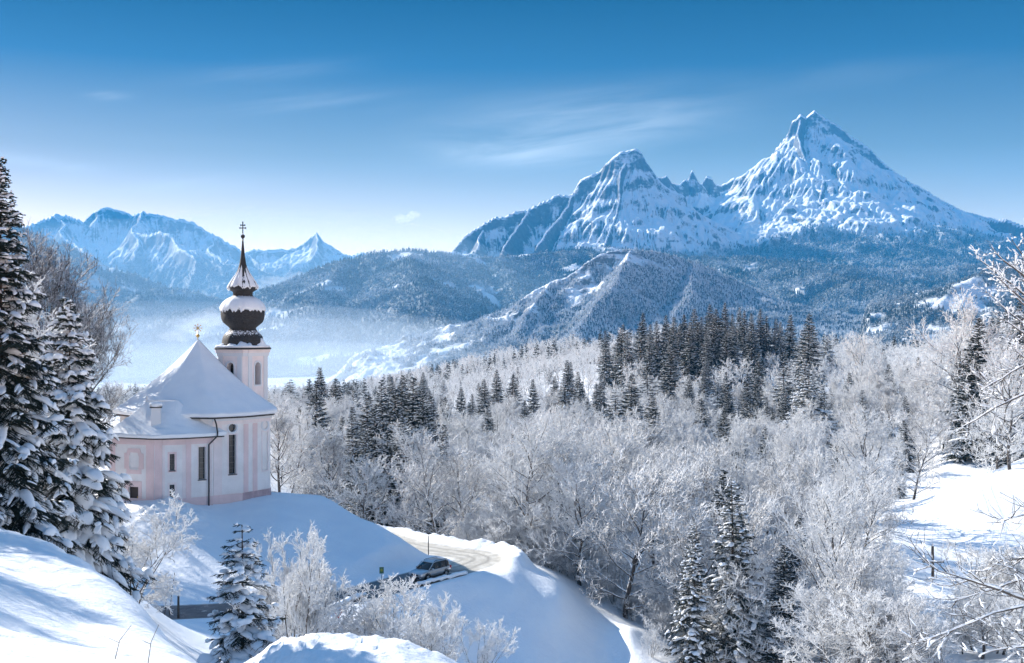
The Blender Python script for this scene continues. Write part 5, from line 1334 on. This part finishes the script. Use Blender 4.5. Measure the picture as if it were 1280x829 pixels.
        for xw in (-1.36, 1.36):
            bm = bmesh.new(); prof = [(-0.115, 0.20), (-0.115, 0.33), (-0.09, 0.355), (0.09, 0.355), (0.115, 0.33), (0.115, 0.20)]
            rings = []
            for yy, rr in prof: rings.append([bm.verts.new((xw + rr * math.cos(6.28318 * k / 24), 0.81 * s + yy, 0.35 + rr * math.sin(6.28318 * k / 24))) for k in range(24)])
            for i in range(len(rings) - 1):
                for k in range(24): bm.faces.new((rings[i][k], rings[i][(k + 1) % 24], rings[i + 1][(k + 1) % 24], rings[i + 1][k]))
            bm.faces.new(rings[0]); bm.faces.new(rings[-1]); w = bm_obj('wheel', bm, M_TYRE, root, True)
            bm = bmesh.new()
            for k in range(7):
                t = 6.28318 * k / 7; bm_tube(bm, [(xw, (0.81 + 0.122) * s, 0.35), (xw + 0.21 * math.cos(t), (0.81 + 0.118) * s, 0.35 + 0.21 * math.sin(t))], [0.05, 0.03], 6)
            bm_obj('rim', bm, M_RIM, w, True)
            bm = bmesh.new(); pts = [(xw + 0.41 * math.cos(t), 0.915 * s, 0.36 + 0.41 * math.sin(t)) for t in [math.pi * i / 14 for i in range(15)]]; bm_tube(bm, pts, 0.035, 6); bm_obj('wheel_arch', bm, M_BLACKP, root, True)
    bm = bmesh.new(); bm_box(bm, (2.20, 0, 0.66), (0.05, 0.44, 0.07)); bm_obj('grille', bm, M_BLACKP, root)
    bm = bmesh.new(); bm_box(bm, (2.235, 0, 0.40), (0.04, 0.55, 0.08)); bm_obj('bumper_grille', bm, M_BLACKP, root)
    bm = bmesh.new(); bm_box(bm, (2.285, 0, 0.50), (0.012, 0.26, 0.055)); bm_obj('number_plate', bm, M_WHITE, root)
    return root
cy_ = ROAD_Z / ((CY - 722.5) / FPX); cx_ = (537.5 - CX) / FPX * cy_
car_at(cx_, cy_, gz(cx_, cy_) + 0.0, math.atan2(-0.80, -0.60))
# ------------------------------------------------------------------ along the road
def post(name, label, cat, px, Y, h, r, mat, group=None, lean=0.0, snow=True):
    x = (px - CX) / FPX * Y; g = gz(x, Y); t = thing(name, label, cat, (x, Y, g), 0, group)
    bm = bmesh.new(); bm_tube(bm, [(0, 0, -0.4), (lean * 0.5, 0, h * 0.5), (lean, 0, h)], [r, r, r * 0.9], 8); bm_obj('post', bm, mat, t, True)
    if snow: bm = lathe_bm([(h, r * 1.1), (h + r * 0.9, r * 1.25), (h + r * 1.8, r * 0.7)], 10, (lean, 0, 0)); bm_obj('snow_cap', bm, M_RSNOW, t, True)
    return t
post('snow_stake', 'dark snow stake beside the road behind the car', 'snow stake', 535.5, 128.2, 2.2, 0.05, M_DARK, snow=False)
post('fence_post', 'upright dark post beside the road at lower left', 'fence post', 223, 100.5, 1.9, 0.10, M_WOODP)
for px, Y, h, ln, lab in ((205, 101, 2.6, 0.35, 'thin leaning stick left of the dark post by the road'), (211, 101.5, 3.6, 0.5, 'tallest thin stick left of the dark post by the road')):
    post('stick', lab, 'stick', px, Y, h, 0.03, M_WOODP, lean=ln, snow=False)
# low snow-capped barrier on the outer edge of the road
def barrier(pix, label):
    P = []
    for px, py in pix:
        Y = -24.25 / ((CY - py) / FPX); x = (px - CX) / FPX * Y; P.append(Vector((x, Y, gz(x, Y))))
    c = P[len(P) // 2].copy(); t = thing('road_barrier', label, 'road barrier', c)
    P = _catmull([tuple(p) for p in P], 6); P = [Vector(p) - c for p in P]
    bm = bmesh.new(); rows = []
    for i, p in enumerate(P):
        d = (P[min(i + 1, len(P) - 1)] - P[max(i - 1, 0)]); n = Vector((d.y, -d.x, 0)).normalized()
        h = 0.20 + 0.12 * float(noise2(np.array([i * 0.6]), np.array([3.0]))[0])
        rows.append([bm.verts.new(p + n * a + Vector((0, 0, z))) for a, z in ((0.16, -0.5), (0.18, h), (-0.18, h), (-0.16, -0.5))])
    for i in range(len(rows) - 1):
        for k in range(4): bm.faces.new((rows[i][k], rows[i][(k + 1) % 4], rows[i + 1][(k + 1) % 4], rows[i + 1][k]))
    bm.faces.new(rows[0]); bm.faces.new(rows[-1]); bm_obj('wall', bm, M_WOODP, t)
    bm = bmesh.new(); rows = []
    for i, p in enumerate(P):
        d = (P[min(i + 1, len(P) - 1)] - P[max(i - 1, 0)]); n = Vector((d.y, -d.x, 0)).normalized()
        h = 0.22 + 0.12 * float(noise2(np.array([i * 0.6]), np.array([3.0]))[0]); s = 1 + 0.45 * float(noise2(np.array([i * 0.9]), np.array([8.0]))[0])
        dr = max(0, 0.28 * s * float(noise2(np.array([i * 1.3]), np.array([5.0]))[0]) + 0.06)
        rows.append([bm.verts.new(p + n * a + Vector((0, 0, z))) for a, z in ((0.26, h - dr), (0.30, h + 0.10), (0.12, h + 0.20 * s), (-0.15, h + 0.19 * s), (-0.30, h + 0.1), (-0.26, h - 0.05))])
    for i in range(len(rows) - 1):
        for k in range(6): bm.faces.new((rows[i][k], rows[i][(k + 1) % 6], rows[i + 1][(k + 1) % 6], rows[i + 1][k]))
    bm.faces.new(rows[0]); bm.faces.new(rows[-1]); bm_obj('snow_cap', bm, M_RSNOW, t, True)
barrier([(522, 737), (540, 732), (560, 727.5), (582, 722)], 'dark low road barrier capped with snow right beside the car')
barrier([(404, 771), (420, 764), (440, 755), (455, 749)], 'dark low road barrier capped with snow left of the round shrub')
# signs
def sign(px, pytop, Y, kind, label):
    x = (px - CX) / FPX * Y; g = gz(x, Y); h = (CY - pytop) / FPX * Y - g; t = thing('road_sign', label, 'road sign', (x, Y, g), math.atan2(x, -Y) + math.pi / 2 + (math.pi if False else 0) - math.pi / 2 + math.pi / 2 * 0)
    t.rotation_euler = (0, 0, -math.atan2(x, Y))
    bm = bmesh.new(); bm_tube(bm, [(0, 0.06, -0.3), (0, 0.06, h - 0.05)], 0.035, 8); bm_obj('post', bm, M_RIM, t, True)
    X = Vector((1, 0, 0)); N = Vector((0, -1, 0))
    if kind == 'yield':
        bm = bmesh.new(); extrude(bm, [(0, h - 0.80), (0.47, h), (-0.47, h)], Vector((0, 0, 0)), X, N, -0.015, 0.015); bm_obj('red_border', bm, M_RED, t)
        bm = bmesh.new(); extrude(bm, [(0, h - 0.58), (0.29, h - 0.10), (-0.29, h - 0.10)], Vector((0, 0, 0)), X, N, 0.0, 0.022); bm_obj('white_field', bm, M_WHITE, t)
    else:
        bm = bmesh.new(); extrude(bm, [(-0.21, h - 0.62), (0.21, h - 0.62), (0.21, h), (-0.21, h)], Vector((0, 0, 0)), X, N, -0.015, 0.015); o = bm_obj('plate', bm, plain('green_enamel', (0.10, 0.19, 0.10), 0.45), t)
        bm = bmesh.new(); extrude(bm, [(p[0], p[1] + h - 0.30) for p in round_poly(0.13)], Vector((0, 0, 0)), X, N, 0.0, 0.021); bm_obj('emblem', bm, plain('yellow_enamel', (0.32, 0.34, 0.06), 0.45), t)
sign(423, 761.5, 98, 'yield', 'red and white yield triangle beside the low barrier')
sign(477, 709, 116.5, 'plate', 'small green plate sign at the foot of the church knoll')
# ------------------------------------------------------------------ power pole in the dip of the meadow
pp = W(1166, 760, 131); gpole = gz(pp.x, 131); ptop = (CY - 683) / FPX * 131 - gpole
pole = thing('power_pole', 'wooden power pole with crossarm and insulators in the meadow dip', 'power pole', (pp.x, 131, gpole))
bm = bmesh.new(); bm_tube(bm, [(0, 0, -0.6), (0, 0, ptop)], [0.17, 0.12], 10); bm_obj('mast', bm, M_WOODP, pole, True)
bm = bmesh.new(); bm_box(bm, (0, -0.13, ptop - 1.65), (1.15, 0.09, 0.10)); bm_obj('crossarm', bm, M_WOODP, pole)
bm = bmesh.new(); bm_box(bm, (0, -0.13, ptop - 1.55), (1.12, 0.11, 0.06)); bm_obj('snow_cap', bm, M_RSNOW, pole)
ins = [(-0.92, -0.13, ptop - 1.58), (0.92, -0.13, ptop - 1.58), (0, 0, ptop)]
for p in ins: bm = lathe_bm([(0, 0.05), (0.08, 0.09), (0.16, 0.06), (0.22, 0.1), (0.30, 0.07), (0.38, 0.02)], 10, p); bm_obj('insulator', bm, M_WHITE, pole, True)
for k, p in enumerate(ins):
    a = Vector((pp.x, 131, gpole)) + Vector(p) + Vector((0, 0, 0.3)); b = a + Vector((-24, -52, 1.0 + gz(a.x - 24, 79) + 9 - a.z))
    b2 = a + Vector((16, 46, 7.5)); pts = []
    for q in (b, b2): pass
    for i in range(21): t = i / 20; pts.append(b.lerp(a, t) - Vector((0, 0, 2.2 * 4 * t * (1 - t) * 0.25)))
    for i in range(1, 21): t = i / 20; pts.append(a.lerp(b2, t) - Vector((0, 0, 1.6 * 4 * t * (1 - t) * 0.25)))
    bm = bmesh.new(); bm_tube(bm, [p_ - a for p_ in pts], 0.012, 5)
    o = bm_obj('power_line', bm, M_RIM, None, True); o.location = a
    tag(o, ('power line on the left arm of the wooden pole', 'power line on the right arm of the wooden pole', 'power line on the top insulator of the wooden pole')[k], 'power line', 'lines on the power pole')
# ------------------------------------------------------------------ near trees and shrubs
NEARS = [spruce_meshes('near_spruce', 400, H=20.0, width=0.26, gap=0.42, per=7, bl=0.20, blr=0.034, droop=0.75, snow=0.40, secondary=2, pad=1.0, lump=True),
         spruce_meshes('near_spruce', 401, H=16.0, width=0.36, gap=0.50, per=7, bl=0.20, blr=0.032, droop=1.0, snow=0.66, secondary=3, pad=1.40, lump=True),
         spruce_meshes('near_spruce', 402, H=19.0, width=0.20, gap=0.50, per=6, bl=0.20, blr=0.032, droop=0.7, snow=0.34, secondary=2, pad=1.2, sparse=0.12, lump=True)]
plant_px('spruce_tree', NEARS[0], 20.2, 0, 196, 52, 'towering dark spruce at the left edge with snow on its boughs', 'spruce', None, 1.0, 0.80)
plant_px('spruce_tree', NEARS[1], 16.2, 84, 371, 62, 'thickly snow laden spruce between the left edge and the church', 'spruce', None, 2.2, 0.80)
plant_px('spruce_tree', NEARS[2], 19.2, 918, 602, 112, 'taller of the two near spruces in front of the white wood', 'spruce', None, 0.4, 1.15)
plant_px('spruce_tree', NEARS[2], 19.2, 866, 655, 110, 'shorter left one of the two near spruces in front of the white wood', 'spruce', None, 2.9, 1.0)
small = spruce_meshes('young_spruce', 404, n_pad=7, H=7.5, width=0.30, gap=0.42, per=5, bl=0.12, blr=0.018, droop=0.75, snow=0.42, secondary=3, pad=1.6, sparse=0.12, lump=True)
plant_px('spruce_tree', small, 7.7, 303, 652, 55, 'young spruce with heavy snow lumps at the bottom beside the shrubs', 'spruce', None, 0.7, 1.05)
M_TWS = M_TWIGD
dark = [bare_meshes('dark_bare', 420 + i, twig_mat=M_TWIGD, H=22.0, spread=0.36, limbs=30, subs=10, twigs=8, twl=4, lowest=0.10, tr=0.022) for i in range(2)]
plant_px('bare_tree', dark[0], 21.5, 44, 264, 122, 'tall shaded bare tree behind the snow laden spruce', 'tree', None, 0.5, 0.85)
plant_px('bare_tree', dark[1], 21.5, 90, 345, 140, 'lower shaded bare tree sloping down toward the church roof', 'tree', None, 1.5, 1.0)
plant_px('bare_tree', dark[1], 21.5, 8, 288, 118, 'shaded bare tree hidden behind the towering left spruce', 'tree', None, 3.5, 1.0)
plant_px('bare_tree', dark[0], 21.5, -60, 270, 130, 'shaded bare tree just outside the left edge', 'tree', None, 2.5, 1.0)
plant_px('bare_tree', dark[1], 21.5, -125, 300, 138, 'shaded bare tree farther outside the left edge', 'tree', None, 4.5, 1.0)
for i_, (x_, y_, h_t) in enumerate(((-27.5, 47, 11), (-32, 53, 13), (-36, 50, 12), (-37, 61, 14), (-28, 41, 11), (-45, 60, 14), (-25.5, 38, 11), (-23.5, 33.5, 9.5), (-22, 29, 8.5), (-30, 44, 13), (-20.5, 25, 7.5))):
    plant('bare_tree', dark[i_ % 2], x_, y_, gz(x_, y_), (h_t / 24.0 * (0.8 if h_t > 8.5 else 0.6), h_t / 24.0), 1.3 * i_, 'bare tree outside the left edge that shades the near snow', 'tree', 'bare trees outside the left edge')
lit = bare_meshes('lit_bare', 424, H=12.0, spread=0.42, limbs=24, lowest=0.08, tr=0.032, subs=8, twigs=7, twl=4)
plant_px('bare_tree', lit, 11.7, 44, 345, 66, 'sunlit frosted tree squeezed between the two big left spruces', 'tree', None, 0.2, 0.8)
shr = [bare_meshes('shrub', 440 + i, H=5.0, spread=(0.40, 0.30, 0.42, 0.36)[i], limbs=(34, 44, 38, 30)[i], subs=7, twigs=6, twl=3, tr=(0.019, 0.014, 0.018, 0.017)[i], multi=(5, 9, 7, 6)[i], lowest=0.12, lift=(0.04, 0.16, 0.06, 0.02)[i], twig_mat=(M_TWIG, M_TWIG, M_TWIG, M_TWIG)[i]) for i in range(4)]
def shrub(i, px, py, Y, label, group=None, rz=0.0, wide=1.0, lean=0.0, Hm=4.7):
    o = plant_px('shrub', shr[i], Hm, px, py, Y, label, 'shrub', group, rz, wide)
    if lean: o.rotation_euler = (0, lean, 0)
    return o
shrub(3, 172, 618, 74, 'spreading frosted shrub between the snow laden spruce and the church door', None, 0.3, 1.35, 0.35)
shrub(0, 140, 640, 70, 'frosted shrub against the foot of the snow laden spruce', None, 1.3, 1.2)
shrub(1, 372, 650, 66, 'tall upright shrub with white tufts right of the young spruce', None, 0.0, 0.85)
shrub(2, 395, 690, 68, 'white frosted shrub below the tall upright shrub', None, 1.0, 1.0)
shrub(1, 345, 660, 70, 'thin tall shrub just behind the young spruce', None, 2.0, 0.8)
shrub(2, 490, 714, 70, 'round white frosted shrub below the car', None, 0.5, 1.25)
shrub(0, 455, 745, 68, 'low white shrub left of the round shrub', None, 2.6, 1.1)
shrub(0, 560, 738, 69, 'white shrub right of the round shrub with forked top', None, 0.9, 0.95)
shrub(3, 600, 765, 67, 'smallest white shrub at the right end of the shrub row', None, 1.9, 0.9)
shrub(2, 530, 755, 66, 'white shrub crowded between the round shrub and the forked one', None, 3.0, 1.1)
shrub(3, 815, 770, 112, 'low white shrub on the embankment end by the near spruce pair', None, 0.5, 1.0)
# brush along the edge of the wood
k_ = 0
for px in range(585, 850, 15):
    for dy in (1.5, 6.5):
        q = px + rt.uniform(-6, 6); Y = float(np.interp(q, _edge_px, _edge_Y)) + dy + rt.uniform(-1, 1.5); x = (q - CX) / FPX * Y; g = gz(x, Y); s = rt.uniform(0.55, 1.05)
        plant('shrub', shr[(0, 2, 3)[k_ % 3]], x, Y, g, (s * 1.25, s), rt.random() * 6.28, 'frosted brush along the upper edge of the embankment in front of the wood', 'shrub', 'brush along the edge of the wood'); k_ += 1
for px in range(1040, 1300, 20):
    if 1125 < px < 1215: continue   # the power pole stands clear
    q = px + rt.uniform(-8, 8); Y = float(np.interp(q, [1040, 1110, 1180, 1300], [128, 122, 118, 114])) + rt.uniform(-4, 4); x = (q - CX) / FPX * Y; g = gz(x, Y); s = rt.uniform(0.8, 1.3)
    plant('shrub', shr[(0, 2, 3)[k_ % 3]], x, Y, g, (s * 1.2, s), rt.random() * 6.28, 'frosted brush below the meadow dip at the lower right', 'shrub', 'brush below the meadow dip'); k_ += 1
for px in list(range(1030, 1310, 9)) + list(range(1036, 1310, 11)):
    q = px + rt.uniform(-5, 5); Y = rt.uniform(92, 121); x = (q - CX) / FPX * Y; g = gz(x, Y); top = rt.uniform(728, 775) if not 1125 < q < 1215 else rt.uniform(772, 800); h = (CY - top) / FPX * Y - g
    if h < 1.5: continue
    plant('bare_tree', BARE[k_ % 6], x, Y, g, (h / 17.0 * 1.55, h / 17.0), rt.random() * 6.28, 'small frosted tree at the lower right below the meadow dip', 'tree', 'small frosted trees below the meadow dip'); k_ += 1
# boughs reaching in from trees that stand just outside the frame on the right
def bough_tree(name, label, trunk, limbs, seed, h, psnow, wsnow=1.0):
    T = Tree(seed); r = T.r; base = Vector(trunk); T.chain(Vector((0, 0, -0.5)), Vector((0.02, 0, 1)), h, 0.28, 0.08, 10, 0.03, 0.02, T.thick)
    for tgt, z0, rad in limbs:
        p = Vector((0.0, 0.0, z0)); e = Vector(tgt) - base; n = 12; d = (e - p); L = d.length; d.normalize(); q = p.copy(); pts = [(q.copy(), d.copy(), rad)]
        for i in range(n):
            wob = T.rv(0.06); aim = (e - q).normalized(); d = (d * 0.55 + aim * 0.45 + wob).normalized(); s = q + d * (L / n)
            r0, r1 = rad * (1 - i / n) ** 0.8 + 0.010, rad * (1 - (i + 1) / n) ** 0.8 + 0.009; T.thick.append((q.x, q.y, q.z, s.x, s.y, s.z, r0, r1)); q = s; pts.append((q.copy(), d.copy(), r1))
        for j in range(int(L * 3.2)):
            u = r.uniform(0.3, 0.995); p2, d2, r2 = T.at(pts, u); L2 = r.uniform(0.5, 1.5) * (1.15 - u * 0.6)
            sb = T.chain(p2, (T.side(d2, R(r.uniform(25, 60))) + Vector((0, 0, 0.06))).normalized(), L2, min(r2, 0.015), 0.004, 6, 0.16, 0.05, T.thin)
            for m in range(int(5 * L2) + 2):
                p3, d3, _ = T.at(sb, r.uniform(0.15, 0.99)); tw = T.chain(p3, T.side(d3, R(r.uniform(25, 65))), r.uniform(0.2, 0.55), 0.006, 0.003, 3, 0.18, 0.06, T.thin)
    # the rest of its crown, on the side away from the view
    for j in range(16):
        az = R(r.uniform(-75, 75)); el = R(r.uniform(15, 60)); z0 = h * r.uniform(0.35, 0.97); L = h * r.uniform(0.14, 0.28)
        lb = T.chain(Vector((0, 0, z0)), Vector((math.cos(az) * math.cos(el), math.sin(az) * math.cos(el), math.sin(el))), L, 0.05, 0.012, 7, 0.13, 0.05, T.thick)
        for k in range(10):
            p2, d2, r2 = T.at(lb, r.uniform(0.2, 0.99)); sb = T.chain(p2, T.side(d2, R(r.uniform(25, 60))), L * r.uniform(0.15, 0.35), 0.012, 0.004, 4, 0.16, 0.05, T.thin)
            for m in range(4): p3, d3, _ = T.at(sb, r.uniform(0.15, 0.99)); T.chain(p3, T.side(d3, R(r.uniform(25, 65))), r.uniform(0.2, 0.5), 0.006, 0.003, 2, 0.18, 0.06, T.thin)
    V, F = tubes(T.thick, 7); m1 = mesh_np('trunk', V, F, [M_BARK]); V, F = tubes(T.thin, 4); m2 = mesh_np('crown', V, F, [M_TWB])
    # clumps of snow that stay in the forks
    pads = []
    for S in T.thin:
        if r.random() < psnow:
            w = r.uniform(0.010, 0.030) * wsnow; a = Vector(S[:3]); b = Vector(S[3:6]); up = Vector((0, 0, S[6] + w * 0.25)); mid = a.lerp(b, 0.5)
            pads.append((*(a + up), *(b + up), w, w))
    for S in T.thick:
        a = Vector(S[:3]); b = Vector(S[3:6])
        if abs((b - a).normalized().z) < 0.75 and r.random() < 0.62:
            w = S[6] * r.uniform(0.6, 1.1) + 0.004; up = Vector((0, 0, S[6] * 0.75)); pads.append((*(a + up), *(b + up), w, w))
    V, F = lumps(pads, seed, 0.8); m3 = mesh_np('snow_clumps', V, F, [M_PAD])
    return plant('bare_tree', [('trunk', m1), ('crown', m2), ('snow_clumps', m3)], *base, 1.0, 0.0, label, 'tree')
M_TWB = bark_mat('bare_bough_twigs', (0.055, 0.048, 0.045), 0.35, 0.8, ns=9.0, amp=1.3)
Yb = 24.0; tb = W(1372, 1000, Yb); g0 = gz(tb.x, Yb)
bough_tree('bough', 'dark bare boughs with snow reaching in at the lower right edge', (tb.x, Yb, g0),
           [(W(px, py, Yb + dy), (CY - pz) / FPX * Yb - g0, rad) for px, py, dy, pz, rad in ((1156, 702, -0.5, 790, 0.05), (1150, 800, -0.8, 720, 0.034), (1205, 530, 1.0, 440, 0.030), (1190, 750, 0.2, 700, 0.038), (1248, 650, -1.2, 640, 0.030), (1225, 820, -0.6, 800, 0.034), (1240, 700, 0.8, 690, 0.032), (1228, 486, 0.4, 400, 0.028))], 77, 13.0, 0.16)
Yb = 62.0; tb = W(1316, 800, Yb); g0 = gz(tb.x, Yb)
bough_tree('bough', 'tree at the upper right edge with white tufted boughs against the hills', (tb.x, Yb, g0),
           [(W(px, py, Yb + dy), (CY - pz) / FPX * Yb - g0, rad) for px, py, dy, pz, rad in ((1218, 322, 0.5, 400, 0.08), (1236, 306, -1, 380, 0.08), (1250, 345, 0.6, 420, 0.09), (1230, 365, 1.5, 430, 0.08), (1262, 300, 0.2, 380, 0.08), (1246, 395, -0.7, 450, 0.09), (1285, 285, 0.4, 370, 0.08), (1258, 430, 0.6, 480, 0.08), (1240, 340, -1.4, 410, 0.07), (1270, 330, 1.5, 420, 0.07))], 78, 21.0, 0.30, 2.0)
# dry stalks poking through the near snow
for i, (px, Y, h, ln, lab) in enumerate(((142, 19.5, 0.55, 0.28, 'dry bent stalk in the near snow, the left one'), (184, 19.5, 0.62, 0.18, 'dry straight stalk in the near snow, the right one'))):
    x = (px - CX) / FPX * Y; g = gz(x, Y); bm = bmesh.new(); bm_tube(bm, [(0, 0, -0.1), (ln * 0.35, 0, h * 0.55), (ln, 0.03, h)], [0.008, 0.006, 0.004], 5); bm_tube(bm, [(ln * 0.3, 0, h * 0.5), (ln * 0.3 - 0.16, 0, h * 0.62)], [0.005, 0.003], 5)
    o = bm_obj('dry_stalk', bm, M_WOODP, None, True); o.location = (x, Y, g); tag(o, lab, 'stalk')
